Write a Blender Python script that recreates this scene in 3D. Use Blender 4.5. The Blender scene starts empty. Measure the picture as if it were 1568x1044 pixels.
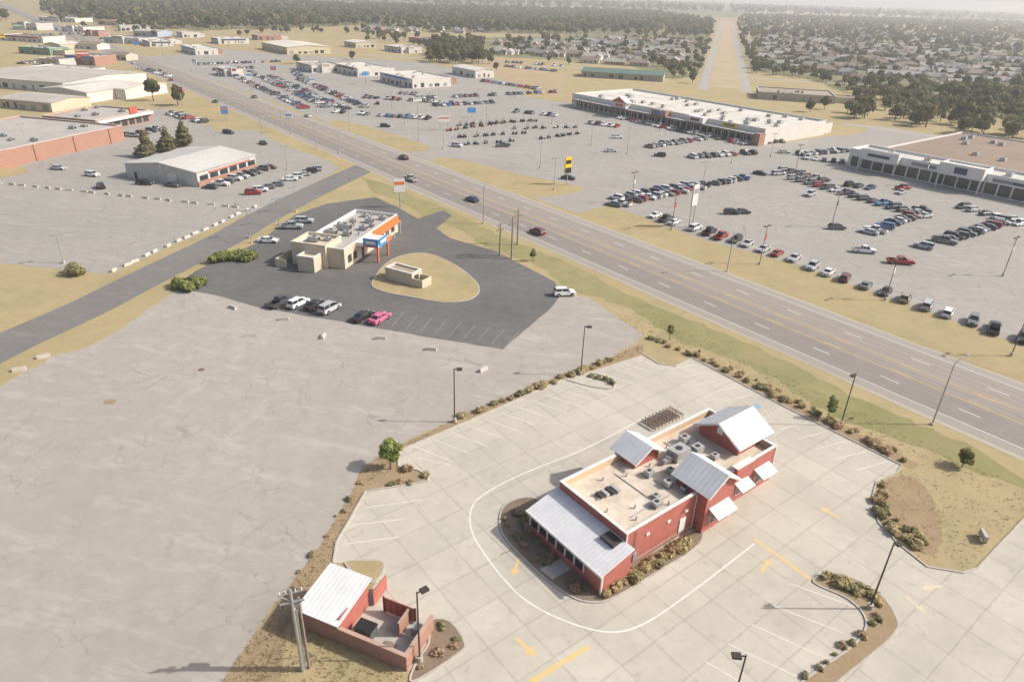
import bpy, bmesh, math, random
import numpy as np
from mathutils import Vector, Matrix
random.seed(7); rng=np.random.default_rng(7)
C=bpy.context.scene.collection
# ---------------- survey: plan digitising -> ground metres ----------------
PITCH=math.radians(27.07); ROLL=math.radians(2.0); H=55.0; FOC=1045.0
R0=Vector((1,0,0)); U0=Vector((0,math.sin(PITCH),math.cos(PITCH))); FW=Vector((0,math.cos(PITCH),-math.sin(PITCH)))
RR=R0*math.cos(ROLL)+U0*math.sin(ROLL); UU=-R0*math.sin(ROLL)+U0*math.cos(ROLL)
def G(x,y,z=0.0):
    d=RR*((x-784)/FOC)+UU*(-(y-522)/FOC)+FW
    t=(H-z)/(-d.z)
    return (d.x*t,d.y*t)
def GP(pts): return [G(*p) for p in pts]
AX=(.7833,.6216); BX=(-.6216,.7833)
def W(p,q): return (p*AX[0]+q*BX[0], p*AX[1]+q*BX[1])
SITE=math.atan2(.6216,.7833)
CR=math.radians(-14.5)   # cross street frame
CU=(math.cos(CR),math.sin(CR)); CV=(-math.sin(CR),math.cos(CR))

# ---------------- materials ----------------
def N(nt,typ,inp=None,**at):
    n=nt.nodes.new(typ)
    for k,v in at.items(): setattr(n,k,v)
    if inp:
        for k,v in inp.items():
            s=n.inputs[k]
            if isinstance(v,bpy.types.NodeSocket): nt.links.new(v,s)
            else: s.default_value=v
    return n
def c4(c): return (c[0],c[1],c[2],1.0)
def MX(nt,f,a,b,blend='MIX'):
    n=nt.nodes.new('ShaderNodeMix'); n.data_type='RGBA'; n.blend_type=blend
    for i,v in ((0,f),(6,a),(7,b)):
        if isinstance(v,bpy.types.NodeSocket): nt.links.new(v,n.inputs[i])
        else: n.inputs[i].default_value = v if i==0 else c4(v)
    return n.outputs[2]
def MT(nt,op,a,b=0.0,c=None):
    n=nt.nodes.new('ShaderNodeMath'); n.operation=op
    for i,v in enumerate((a,b,c)):
        if v is None: continue
        if isinstance(v,bpy.types.NodeSocket): nt.links.new(v,n.inputs[i])
        else: n.inputs[i].default_value=v
    return n.outputs[0]
def RMP(nt,f,lo,hi):
    n=N(nt,'ShaderNodeMapRange',{0:f,1:lo,2:hi,3:0.0,4:1.0}); n.clamp=True
    return n.outputs[0]
def begin(name,rough=.85,spec=.3,metal=0.0):
    m=bpy.data.materials.new(name); m.use_nodes=True; nt=m.node_tree
    b=nt.nodes['Principled BSDF']; b.inputs['Roughness'].default_value=rough
    b.inputs['Specular IOR Level'].default_value=spec; b.inputs['Metallic'].default_value=metal
    return m,nt,b
def pos(nt): return N(nt,'ShaderNodeNewGeometry').outputs['Position']
def noise(nt,vec,scale,detail=5,rough=.6):
    return N(nt,'ShaderNodeTexNoise',{'Vector':vec,'Scale':scale,'Detail':min(detail,5),'Roughness':rough}).outputs[0]
def shift(nt,P,o): return N(nt,'ShaderNodeVectorMath',{0:P,1:o},operation='ADD').outputs[0]
def sitevec(nt,P,sp=1.0,sq=1.0):
    p=N(nt,'ShaderNodeVectorMath',{0:P,1:(AX[0],AX[1],0)},operation='DOT_PRODUCT').outputs['Value']
    q=N(nt,'ShaderNodeVectorMath',{0:P,1:(BX[0],BX[1],0)},operation='DOT_PRODUCT').outputs['Value']
    cb=N(nt,'ShaderNodeCombineXYZ',{0:MT(nt,'MULTIPLY',p,sp),1:MT(nt,'MULTIPLY',q,sq),2:0.0}).outputs[0]
    return p,q,cb
def bump(nt,b,h,s=.3,d=.02):
    bn=N(nt,'ShaderNodeBump',{'Height':h,'Strength':s,'Distance':d}); nt.links.new(bn.outputs[0],b.inputs['Normal'])
def setc(nt,b,c): nt.links.new(c,b.inputs['Base Color'])
_mc={}
def M(name,c,c2=None,scale=1.0,rough=.7,spec=.3,metal=0.0,bmp=0.0):
    if name in _mc: return _mc[name]
    m,nt,b=begin(name,rough,spec,metal)
    if c2 is None: c2=tuple(v*.8 for v in c)
    P=pos(nt); n1=noise(nt,P,scale,4); n2=noise(nt,P,scale*9,2)
    f=RMP(nt,MT(nt,'ADD',MT(nt,'MULTIPLY',n1,.7),MT(nt,'MULTIPLY',n2,.3)),.35,.65)
    setc(nt,b,MX(nt,f,c,c2))
    if bmp: bump(nt,b,n2,bmp)
    _mc[name]=m; return m

def asphalt(name,base,light,dark,crack=.6,crackscale=.12,speck=.12,stain=.3,rows=0.0,wear=.5):
    m,nt,b=begin(name,.9,.2); P=pos(nt)
    big=RMP(nt,noise(nt,P,.035,4),.35,.68)
    med=RMP(nt,noise(nt,P,.45,5,.72),.35,.7)
    fine=RMP(nt,noise(nt,P,5,4,.8),.3,.7)
    col=MX(nt,big,base,light)
    col=MX(nt,MT(nt,'MULTIPLY',med,.5),col,dark)
    col=MX(nt,MT(nt,'MULTIPLY',fine,speck*2),col,tuple(v*.6 for v in dark))
    st=RMP(nt,noise(nt,P,.22,5,.78),.56,.76)
    col=MX(nt,MT(nt,'MULTIPLY',st,stain),col,tuple(v*.45 for v in dark))
    sp=RMP(nt,noise(nt,shift(nt,P,(9,40,2)),1.1,4,.7),.66,.74)
    col=MX(nt,MT(nt,'MULTIPLY',sp,.35),col,tuple(v*.4 for v in dark))
    u=N(nt,'ShaderNodeVectorMath',{0:P,1:(CU[0]*.10,CU[1]*.10,0)},operation='DOT_PRODUCT').outputs['Value']
    v=N(nt,'ShaderNodeVectorMath',{0:P,1:(CV[0]*.40,CV[1]*.40,0)},operation='DOT_PRODUCT').outputs['Value']
    sv=N(nt,'ShaderNodeCombineXYZ',{0:v,1:u,2:3.0}).outputs[0]
    w=RMP(nt,noise(nt,sv,1.0,5,.8),.52,.72)
    col=MX(nt,MT(nt,'MULTIPLY',w,wear),col,tuple(min(1,q*1.25) for q in light))
    if rows:
        rr=MT(nt,'PINGPONG',u,.62); rr=RMP(nt,rr,.50,.62)
        rr=MT(nt,'MULTIPLY',rr,RMP(nt,noise(nt,P,.6,5,.85),.46,.64))
        rr=MT(nt,'MULTIPLY',rr,RMP(nt,noise(nt,P,.03,2),.4,.6))
        col=MX(nt,MT(nt,'MULTIPLY',rr,rows),col,tuple(min(1,q*1.3) for q in light))
    wv=N(nt,'ShaderNodeVectorMath',{0:P,1:N(nt,'ShaderNodeVectorMath',{0:N(nt,'ShaderNodeTexNoise',{'Vector':P,'Scale':.5,'Detail':4}).outputs[1],1:(3,3,0)},operation='MULTIPLY').outputs[0]},operation='ADD').outputs[0]
    vo=N(nt,'ShaderNodeTexVoronoi',{'Vector':wv,'Scale':crackscale},feature='DISTANCE_TO_EDGE').outputs['Distance']
    ck=MT(nt,'LESS_THAN',vo,.012)
    ck=MT(nt,'MULTIPLY',ck,RMP(nt,noise(nt,P,.07,3),.42,.62))
    col=MX(nt,MT(nt,'MULTIPLY',ck,crack),col,tuple(v*.5 for v in dark))
    setc(nt,b,col); bump(nt,b,fine,.25,.01)
    return m
old_asph=asphalt('weathered_asphalt',(.375,.342,.30),(.43,.395,.35),(.305,.278,.245),.36,.20,.10,.32,.35,.5)
lot_asph=asphalt('lot_asphalt',(.34,.32,.29),(.395,.37,.335),(.275,.26,.235),.4,.12,.1,.35)
dark_asph=asphalt('dark_asphalt',(.135,.132,.13),(.19,.183,.176),(.10,.098,.096),.3,.2,.08,.35,0,.35)
road_asph=asphalt('road_asphalt',(.195,.187,.178),(.24,.23,.215),(.155,.15,.142),.25,.15)
def highway_mat():
    m,nt,b=begin('highway_asphalt',.88,.25); P=pos(nt)
    p,q,sv=sitevec(nt,P,1.0,.02)
    lane=MT(nt,'PINGPONG',MT(nt,'SUBTRACT',p,115.66-.91),1.825/2)
    lane=RMP(nt,lane,.2,.75)
    streak=RMP(nt,noise(nt,sv,1.2,5,.7),.3,.7)
    med=RMP(nt,noise(nt,P,.3,5,.7),.35,.65)
    side=RMP(nt,p,112,118)
    col=MX(nt,side,(.25,.222,.20),(.33,.29,.25))
    col=MX(nt,MT(nt,'MULTIPLY',lane,.30),col,(.18,.16,.146))
    col=MX(nt,MT(nt,'MULTIPLY',streak,.38),col,(.19,.17,.155))
    col=MX(nt,MT(nt,'MULTIPLY',med,.25),col,(.34,.31,.275))
    edge=RMP(nt,MT(nt,'ABSOLUTE',MT(nt,'SUBTRACT',p,115.66)),9.2,9.7)
    col=MX(nt,MT(nt,'MULTIPLY',edge,.6),col,(.36,.33,.29))
    setc(nt,b,col); bump(nt,b,noise(nt,P,8,3),.2,.01); return m
hwy=highway_mat()
def concrete_mat(name,base,dark,cell=4.4,var=.11):
    m,nt,b=begin(name,.85,.25); P=pos(nt); p,q,sv=sitevec(nt,P)
    wob=MT(nt,'MULTIPLY',MT(nt,'SUBTRACT',noise(nt,P,.25,2),.5),.22)
    pp=MT(nt,'DIVIDE',MT(nt,'ADD',p,wob),cell); qq=MT(nt,'DIVIDE',MT(nt,'ADD',q,wob),cell)
    j1=MT(nt,'LESS_THAN',MT(nt,'FRACT',pp),.015); j2=MT(nt,'LESS_THAN',MT(nt,'FRACT',qq),.015)
    j=MT(nt,'MAXIMUM',j1,j2)
    d1=RMP(nt,MT(nt,'PINGPONG',pp,.5),.06,0.0); d2=RMP(nt,MT(nt,'PINGPONG',qq,.5),.06,0.0)
    jd=MT(nt,'MULTIPLY',MT(nt,'MAXIMUM',d1,d2),RMP(nt,noise(nt,P,.5,4,.7),.4,.7))
    fl=N(nt,'ShaderNodeCombineXYZ',{0:MT(nt,'FLOOR',pp),1:MT(nt,'FLOOR',qq),2:0.0}).outputs[0]
    wn=N(nt,'ShaderNodeTexWhiteNoise',{'Vector':fl}).outputs['Value']
    big=RMP(nt,noise(nt,P,.09,5,.65),.35,.65); med=RMP(nt,noise(nt,P,.9,5,.75),.35,.7)
    fine=noise(nt,P,14,3,.8)
    col=MX(nt,big,base,dark)
    col=MX(nt,MT(nt,'MULTIPLY',wn,var*2),col,tuple(v*.72 for v in dark))
    col=MX(nt,MT(nt,'MULTIPLY',med,.28),col,tuple(v*.7 for v in dark))
    st=RMP(nt,noise(nt,P,.45,5,.85),.58,.74)
    col=MX(nt,MT(nt,'MULTIPLY',st,.45),col,tuple(v*.45 for v in dark))
    oil=RMP(nt,noise(nt,shift(nt,P,(70,3,1)),1.6,3,.6),.69,.76)
    col=MX(nt,MT(nt,'MULTIPLY',oil,.38),col,tuple(v*.35 for v in dark))
    tr=RMP(nt,noise(nt,sv,.16,4,.6),.5,.7); col=MX(nt,MT(nt,'MULTIPLY',tr,.25),col,tuple(v*.6 for v in dark))
    col=MX(nt,MT(nt,'MULTIPLY',jd,.32),col,tuple(v*.5 for v in dark))
    col=MX(nt,MT(nt,'MULTIPLY',j,.45),col,tuple(v*.38 for v in dark))
    setc(nt,b,col); bump(nt,b,fine,.15,.01); return m
conc=concrete_mat('lot_concrete',(.56,.515,.435),(.48,.445,.375))
walk=M('walk_concrete',(.5,.47,.41),(.42,.39,.35),.8,.85)
kerbm=M('kerb_concrete',(.50,.46,.41),(.38,.35,.31),.7,.85)
def grass_mat(name,c1,c2,c3,far=False,brn=(.34,.25,.15),grn=None):
    m,nt,b=begin(name,.95,.1); P=pos(nt)
    big=RMP(nt,noise(nt,P,.02 if not far else .004,5,.65),.38,.62)
    med=RMP(nt,noise(nt,P,.25,5,.75),.35,.65)
    fine=RMP(nt,noise(nt,P,3.5,5,.85),.3,.7)
    col=MX(nt,big,c1,c2); col=MX(nt,MT(nt,'MULTIPLY',med,.6),col,c3)
    if grn:
        g=RMP(nt,noise(nt,shift(nt,P,(5,90,0)),.07 if not far else .006,5,.75),.50,.70); col=MX(nt,MT(nt,'MULTIPLY',g,.55),col,grn)
    col=MX(nt,MT(nt,'MULTIPLY',fine,.42),col,tuple(v*.5 for v in c3))
    brown=RMP(nt,noise(nt,P,.12,5,.8),.52,.70)
    col=MX(nt,MT(nt,'MULTIPLY',brown,.6),col,brn)
    setc(nt,b,col); bump(nt,b,fine,.6,.06); return m
grass=grass_mat('dry_grass',(.50,.395,.225),(.44,.355,.20),(.38,.315,.17),brn=(.38,.28,.17),grn=(.27,.265,.13))
verge=grass_mat('verge_grass',(.33,.30,.14),(.41,.345,.185),(.24,.24,.105),grn=(.20,.22,.085))
rust=grass_mat('mulch_grass',(.40,.29,.18),(.43,.34,.21),(.31,.225,.14))
mulch=grass_mat('mulch',(.29,.22,.16),(.35,.275,.20),(.20,.155,.12),brn=(.22,.15,.10))
yellow=M('yellow_paint',(.68,.46,.16),(.62,.48,.27),.8,.7)
white=M('white_paint',(.78,.76,.71),(.60,.57,.51),1.2,.7)
fadedw=M('faded_paint',(.60,.57,.50),(.48,.45,.40),1.6,.8)
fadedy=M('faded_yellow',(.74,.69,.54),(.58,.54,.45),1.2,.8)
glass=M('window_glass',(.03,.035,.04),(.05,.06,.07),.2,.12,.6)
metalroof=M('white_metal_roof',(.74,.74,.74),(.62,.62,.62),.5,.45,.4)
trimw=M('white_trim',(.74,.72,.69),(.62,.60,.57),1,.6)
def siding(name,c,c2,period=.25):
    m,nt,b=begin(name,.65,.3); P=pos(nt)
    z=N(nt,'ShaderNodeSeparateXYZ',{0:P}).outputs[2]
    fr=MT(nt,'FRACT',MT(nt,'DIVIDE',z,period)); ln=MT(nt,'LESS_THAN',fr,.12)
    col=MX(nt,RMP(nt,noise(nt,P,.8,5),.35,.65),c,c2)
    col=MX(nt,MT(nt,'MULTIPLY',ln,.35),col,tuple(v*.4 for v in c))
    setc(nt,b,col); bump(nt,b,fr,.4,.02); return m
redsid=siding('red_siding',(.46,.155,.125),(.39,.13,.105))
metwall=siding('metal_wall',(.55,.54,.52),(.47,.46,.44),.6)
def brick_mat(name,c1,c2,mo):
    m,nt,b=begin(name,.85,.2); P=pos(nt); s=N(nt,'ShaderNodeSeparateXYZ',{0:P})
    h=MT(nt,'ADD',s.outputs[0],s.outputs[1])
    v=N(nt,'ShaderNodeCombineXYZ',{0:h,1:s.outputs[2],2:0.0}).outputs[0]
    br=N(nt,'ShaderNodeTexBrick',{'Vector':v,'Color1':c4(c1),'Color2':c4(c2),'Mortar':c4(mo),'Scale':1.0,'Mortar Size':.012,'Brick Width':.3,'Row Height':.1})
    col=MX(nt,MT(nt,'MULTIPLY',RMP(nt,noise(nt,P,.7,5,.7),.3,.7),.3),br.outputs[0],tuple(x*.6 for x in c1))
    setc(nt,b,col); return m
brick=brick_mat('red_brick',(.42,.20,.14),(.33,.155,.11),(.38,.32,.27))
tanm=M('tan_wall',(.64,.47,.31),(.57,.43,.29),.6,.8)
def roofmem():
    m,nt,b=begin('cream_roof_membrane',.85,.2); P=pos(nt); p,q,sv=sitevec(nt,P)
    col=MX(nt,RMP(nt,noise(nt,P,.45,5,.7),.35,.65),(.66,.575,.47),(.53,.45,.36))
    dirt=RMP(nt,noise(nt,P,.25,5,.8),.5,.7); col=MX(nt,MT(nt,'MULTIPLY',dirt,.45),col,(.34,.28,.22))
    sm=MT(nt,'LESS_THAN',MT(nt,'FRACT',MT(nt,'DIVIDE',p,2.9)),.022); col=MX(nt,MT(nt,'MULTIPLY',sm,.45),col,(.36,.31,.25))
    setc(nt,b,col); return m
creamroof=roofmem()
whiteroof=M('white_roof_membrane',(.70,.66,.59),(.53,.50,.44),.08,.8)
greyroof=M('grey_roof',(.46,.43,.39),(.36,.34,.31),.1,.8)
brownroof=M('brown_roof',(.30,.225,.17),(.23,.175,.13),.1,.85)
beige=M('beige_stucco',(.60,.52,.41),(.52,.45,.35),.4,.85)
hvac=M('hvac_metal',(.48,.48,.47),(.36,.36,.35),1,.5,.5,.2)
darkm=M('dark_metal',(.05,.045,.04),(.07,.06,.055),1,.5)
galv=M('galvanised_steel',(.45,.46,.46),(.38,.39,.39),1,.45,.5,.5)
rustm=M('rusty_steel',(.20,.125,.09),(.14,.09,.065),2,.8)
wood=M('pole_wood',(.28,.23,.18),(.20,.16,.13),3,.9)
orange=M('orange_panel',(.72,.19,.06),(.62,.17,.06),1,.5)
blue=M('blue_panel',(.06,.25,.58),(.05,.22,.5),1,.5)
signred=M('sign_red',(.58,.11,.07))
ysign=M('yellow_sign_face',(.80,.55,.03),(.76,.52,.03),1,.5)
black=M('black_panel',(.02,.02,.02),(.03,.03,.03),1,.5)
green=M('green_metal',(.13,.20,.16),(.11,.17,.14),.3,.6)
def leafmat():
    m=bpy.data.materials.new('foliage'); m.use_nodes=True; nt=m.node_tree
    b=nt.nodes['Principled BSDF']; b.inputs['Roughness'].default_value=.7; b.inputs['Specular IOR Level'].default_value=.2
    a=N(nt,'ShaderNodeAttribute',attribute_name='col')
    nt.links.new(a.outputs['Color'],b.inputs['Base Color'])
    t=N(nt,'ShaderNodeBsdfTranslucent',{'Color':a.outputs['Color']})
    mx=N(nt,'ShaderNodeMixShader',{0:.42,1:b.outputs[0],2:t.outputs[0]})
    nt.links.new(mx.outputs[0],nt.nodes['Material Output'].inputs[0]); return m
leaf=leafmat()

# ---------------- mesh helpers ----------------
def mkobj(name,verts,faces,mats,fm=None,parent=None,loc=None):
    me=bpy.data.meshes.new(name+'_mesh'); me.from_pydata([tuple(v) for v in verts],[],faces)
    for m in mats: me.materials.append(m)
    if fm is not None: me.polygons.foreach_set('material_index',fm)
    me.update(); o=bpy.data.objects.new(name,me); C.objects.link(o)
    if parent: o.parent=parent
    if loc: o.location=loc
    return o
def sheet(name,pts,z,mat):
    a=sum(pts[i][0]*pts[(i+1)%len(pts)][1]-pts[(i+1)%len(pts)][0]*pts[i][1] for i in range(len(pts)))
    if a<0: pts=pts[::-1]
    return mkobj(name,[(x,y,z) for x,y in pts],[tuple(range(len(pts)))],[mat])
def smooth(pts,closed=True,n=5):
    out=[];L=len(pts)
    rngi=range(L) if closed else range(L-1)
    for i in rngi:
        if closed: p0,p1,p2,p3=[pts[(i+k)%L] for k in(-1,0,1,2)]
        else: p0=pts[max(i-1,0)];p1=pts[i];p2=pts[i+1];p3=pts[min(i+2,L-1)]
        for k in range(n):
            t=k/n
            out.append(tuple(.5*((2*p1[j])+(-p0[j]+p2[j])*t+(2*p0[j]-5*p1[j]+4*p2[j]-p3[j])*t*t+(-p0[j]+3*p1[j]-3*p2[j]+p3[j])*t**3) for j in(0,1)))
    if not closed: out.append(pts[-1])
    return out
def ragged(pts,amp=.5,step=2.0,seed=1):
    """natural, uneven edge: subdivide and push in/out across the edge only"""
    r=random.Random(seed); out=[]
    for i in range(len(pts)):
        a=pts[i];b=pts[(i+1)%len(pts)]; L=math.hypot(b[0]-a[0],b[1]-a[1]); n=min(60,max(1,int(L/step)))
        nx,ny=(-(b[1]-a[1])/L,(b[0]-a[0])/L) if L>0 else (0,0)
        for k in range(n):
            t=k/n; d=r.uniform(-amp,amp) if k else 0.0
            out.append((a[0]+(b[0]-a[0])*t+nx*d,a[1]+(b[1]-a[1])*t+ny*d))
    return out
def ribbon_geo(pts,w,z,h=0.0,closed=False):
    L=len(pts);v=[];f=[]
    for i,p in enumerate(pts):
        a=pts[i-1] if (i>0 or closed) else p; b=pts[(i+1)%L] if (i<L-1 or closed) else p
        d=Vector((b[0]-a[0],b[1]-a[1])); d.normalize(); n=Vector((-d.y,d.x))*w/2
        v+=[(p[0]+n.x,p[1]+n.y,z+h),(p[0]-n.x,p[1]-n.y,z+h)]
        if h: v+=[(p[0]+n.x,p[1]+n.y,0),(p[0]-n.x,p[1]-n.y,0)]
    k=4 if h else 2
    for i in range(L if closed else L-1):
        a=i*k;b=((i+1)%L)*k
        f.append((a,a+1,b+1,b))
        if h: f+= [(a+1,a+3,b+3,b+1),(a+2,a,b,b+2)]
    return v,f
def ribbon(name,pts,w,z,mat,h=0.0,closed=False):
    v,f=ribbon_geo(pts,w,z,h,closed); return mkobj(name,v,f,[mat])
def multi_ribbon(name,lines,z,mat):
    V=[];F=[]
    for pts,w in lines:
        v,f=ribbon_geo(pts,w,z); o=len(V); V+=v; F+=[tuple(i+o for i in q) for q in f]
    return mkobj(name,V,F,[mat])
def island(name,pts,mat,h=.12,kerb=True):
    a=sum(pts[i][0]*pts[(i+1)%len(pts)][1]-pts[(i+1)%len(pts)][0]*pts[i][1] for i in range(len(pts)))
    if a<0: pts=pts[::-1]
    sheet(name,pts,h-.015,mat)
    if kerb: ribbon(name.split('_')[0]+'_kerb',pts,.2,0,kerbm,h,True)

class B:
    """building / structure: an Empty with mesh parts as children"""
    def __init__(s,name,origin,ang,z=0.0):
        s.e=bpy.data.objects.new(name,None); C.objects.link(s.e); s.e.empty_display_size=.5
        s.e.location=(origin[0],origin[1],z); s.e.rotation_euler=(0,0,ang); s.p={}
    def part(s,n,mat):
        k=(n,mat.name)
        if k not in s.p: s.p[k]=([],[],mat)
        return s.p[k]
    def face(s,n,mat,pts):
        v,f,_=s.part(n,mat); o=len(v); v+=pts; f.append(tuple(range(o,o+len(pts))))
    def box(s,n,mat,x0,x1,y0,y1,z0,z1):
        v,f,_=s.part(n,mat); o=len(v)
        v+=[(x0,y0,z0),(x1,y0,z0),(x1,y1,z0),(x0,y1,z0),(x0,y0,z1),(x1,y0,z1),(x1,y1,z1),(x0,y1,z1)]
        f+=[tuple(o+i for i in q) for q in((0,3,2,1),(4,5,6,7),(0,1,5,4),(1,2,6,5),(2,3,7,6),(3,0,4,7))]
    def slab(s,n,mat,a,b,c,d,t=.12,ribs=0):
        a,b,c,d=map(Vector,(a,b,c,d)); nn=(b-a).cross(d-a).normalized()
        if nn.z<0: nn=-nn
        v,f,_=s.part(n,mat); o=len(v)
        v+=[tuple(q) for q in(a,b,c,d)]+[tuple(q+nn*t) for q in(a,b,c,d)]
        f+=[tuple(o+i for i in q) for q in((0,3,2,1),(4,5,6,7),(0,1,5,4),(1,2,6,5),(2,3,7,6),(3,0,4,7))]
        for i in range(ribs+1 if ribs else 0):
            k=min(max(i/ribs,.006),.994); e=(b-a)*k+a; r=(c-d)*k+d; w=(b-a).normalized()*.02
            o=len(v); up=nn*(t+.03); lo=nn*(t)
            v+=[tuple(q) for q in(e-w+lo,e+w+lo,r+w+lo,r-w+lo,e-w+up,e+w+up,r+w+up,r-w+up)]
            f+=[tuple(o+i2 for i2 in q) for q in((4,5,6,7),(0,1,5,4),(1,2,6,5),(2,3,7,6),(3,0,4,7))]
    def cyl(s,n,mat,x,y,z0,z1,r0,r1=None,k=8):
        if r1 is None: r1=r0
        v,f,_=s.part(n,mat); o=len(v)
        for zz,r in((z0,r0),(z1,r1)):
            for i in range(k): v.append((x+r*math.cos(2*math.pi*i/k),y+r*math.sin(2*math.pi*i/k),zz))
        for i in range(k): j=(i+1)%k; f.append((o+i,o+j,o+k+j,o+k+i))
        f.append(tuple(o+k+i for i in range(k)))
    def beam(s,n,mat,a,b,r):
        a=Vector(a);b=Vector(b);d=(b-a).normalized(); u=d.cross(Vector((0,0,1)))
        if u.length<.1: u=Vector((1,0,0))
        u.normalize(); w=d.cross(u); v,f,_=s.part(n,mat); o=len(v)
        for q in(a,b):
            for sx,sy in((-1,-1),(1,-1),(1,1),(-1,1)): v.append(tuple(q+u*sx*r+w*sy*r))
        f+=[tuple(o+i for i in q) for q in((0,3,2,1),(4,5,6,7),(0,1,5,4),(1,2,6,5),(2,3,7,6),(3,0,4,7))]
    def gable(s,x0,x1,y0,y1,zw0,ze,zr,axis,wall,roof,trim,oh=.5,ribs=8,nm='tower'):
        s.box(nm+'_walls',wall,x0,x1,y0,y1,zw0,ze)
        if axis=='y':
            xm=(x0+x1)/2
            for y in(y0,y1): s.face(nm+'_gable',wall,[(x0,y,ze),(x1,y,ze),(xm,y,zr)])
            k=(zr-ze)/(xm-x0); 
            s.slab(nm+'_roof',roof,(x0-oh,y0-oh,ze-oh*k+.02),(x0-oh,y1+oh,ze-oh*k+.02),(xm,y1+oh,zr+.02),(xm,y0-oh,zr+.02),.1,ribs)
            s.slab(nm+'_roof',roof,(x1+oh,y0-oh,ze-oh*k+.02),(x1+oh,y1+oh,ze-oh*k+.02),(xm,y1+oh,zr+.02),(xm,y0-oh,zr+.02),.1,ribs)
            s.box(nm+'_louvre',trim,xm-.4,xm+.4,y0-.05,y0-.003,ze+.05,ze+(zr-ze)*.55)
            if oh<1.5:
                for sx,xe in((-1,x0),(1,x1)): s.beam(nm+'_rake',trim,(xe+sx*oh,y0-oh,ze-oh*k),(xm,y0-oh,zr),.09)
        else:
            ym=(y0+y1)/2
            for x in(x0,x1): s.face(nm+'_gable',wall,[(x,y0,ze),(x,y1,ze),(x,ym,zr)])
            k=(zr-ze)/(ym-y0)
            s.slab(nm+'_roof',roof,(x0-oh,y0-oh,ze-oh*k+.02),(x1+oh,y0-oh,ze-oh*k+.02),(x1+oh,ym,zr+.02),(x0-oh,ym,zr+.02),.1,ribs)
            s.slab(nm+'_roof',roof,(x0-oh,y1+oh,ze-oh*k+.02),(x1+oh,y1+oh,ze-oh*k+.02),(x1+oh,ym,zr+.02),(x0-oh,ym,zr+.02),.1,ribs)
            s.box(nm+'_louvre',trim,x0-.05,x0-.003,ym-.4,ym+.4,ze+.05,ze+(zr-ze)*.55)
            for sy,ye in((-1,y0),(1,y1)): s.beam(nm+'_rake',trim,(x0-oh,ye+sy*oh,ze-oh*k),(x0-oh,ym,zr),.09)
    def flat(s,x0,x1,y0,y1,h,wall,roof,cap,par=.5,inner=None,z0=0.0):
        t=.3
        for a in((x0,x1,y0,y0+t),(x0,x1,y1-t,y1),(x0,x0+t,y0+t,y1-t),(x1-t,x1,y0+t,y1-t)):
            s.box('walls',wall,*a,z0,h)
        s.box('roof',roof,x0+t,x1-t,y0+t,y1-t,h-par-.2,h-par)
        for a in((x0-.05,x1+.05,y0-.05,y0+t+.05),(x0-.05,x1+.05,y1-t-.05,y1+.05),(x0-.05,x0+t+.05,y0+t+.05,y1-t-.05),(x1-t-.05,x1+.05,y0+t+.05,y1-t-.05)):
            s.box('parapet_cap',cap,*a,h+.002,h+.09)
        if inner:
            for a in((x0+t,x1-t,y0+t,y0+t+.06),(x0+t,x1-t,y1-t-.06,y1-t),(x0+t,x0+t+.06,y0+t+.06,y1-t-.06),(x1-t-.06,x1-t,y0+t+.06,y1-t-.06)):
                s.box('parapet_inner',inner,*a,h-par,h-.003)
    def unit(s,x,y,z,w=1.6,d=1.2,h=1.0):
        s.box('rooftop_units',hvac,x,x+w,y,y+d,z+.12,z+h)
        s.box('rooftop_unit_base',darkm,x+.06,x+w-.06,y+.06,y+d-.06,z+.002,z+.12)
        s.box('unit_grille',darkm,x+w+.002,x+w+.02,y+.1,y+d-.1,z+.25,z+h-.2)
        s.cyl('rooftop_fans',darkm,x+w*.5,y+d*.5,z+h+.002,z+h+.08,min(w,d)*.26,None,12)
        if w>1.8: s.box('duct',galv,x-.8,x-.002,y+d*.3,y+d*.7,z+.1,z+h*.6)
    def done(s):
        for (n,_k),(v,f,m) in s.p.items():
            mkobj(n,v,f,[m],parent=s.e)
        return s.e

# ---------------- ground ----------------
sheet('ground',[(-14000,-500),(14000,-500),(14000,30000),(-14000,30000)],0,grass)
sheet('far_fields_ground',[(-14000,2600),(14000,2600),(14000,29900),(-14000,29900)],.05,
  grass_mat('far_fields',(.17,.195,.105),(.37,.325,.195),(.115,.14,.07),True,grn=(.12,.15,.07)))
sheet('asphalt_lot',ragged(GP([(-500,820),(-200,680),(0,592),(75,548),(130,533),(190,502),(262,448),(320,420),(700,420),(860,448),(900,455),(985,512),(975,522),(940,545),(860,573),(700,640),(598,688),(555,715),(530,770),(490,835),(430,915),(385,975),(340,1044),(300,1200),(-700,1200)]),.35,1.0,3),.004,old_asph)
sheet('restaurant_drive_asphalt',ragged(GP([(262,440),(300,415),(340,393),(395,372),(450,330),(500,312),(575,302),(610,318),(640,335),(680,322),(692,330),(668,350),(690,365),(760,385),(850,432),(858,452),(845,470),(770,535),(660,517),(520,492),(400,472),(330,452)]),.12,2,7),.012,dark_asph)
cpoly=GP([(610,690),(700,652),(860,582),(985,543),(1010,558),(1035,560),(1060,548),(1200,622),(1380,712),(1375,722),(1342,738),(1336,760),(1345,800),(1375,832),(1420,868),(1475,877)])+[W(76,11.8),W(104,11.8),W(104,-8),W(40,-10),(20,20),(-20,28)]+GP([(600,1080),(640,1040),(700,1000),(712,985),(690,952),(655,945),(660,1000),(620,1030),(540,985),(560,925),(575,890),(590,868),(555,858),(510,862),(515,830),(560,752),(605,745),(655,737),(655,728),(640,720),(610,714)])
sheet('concrete_lot',cpoly,.010,conc)
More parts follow.
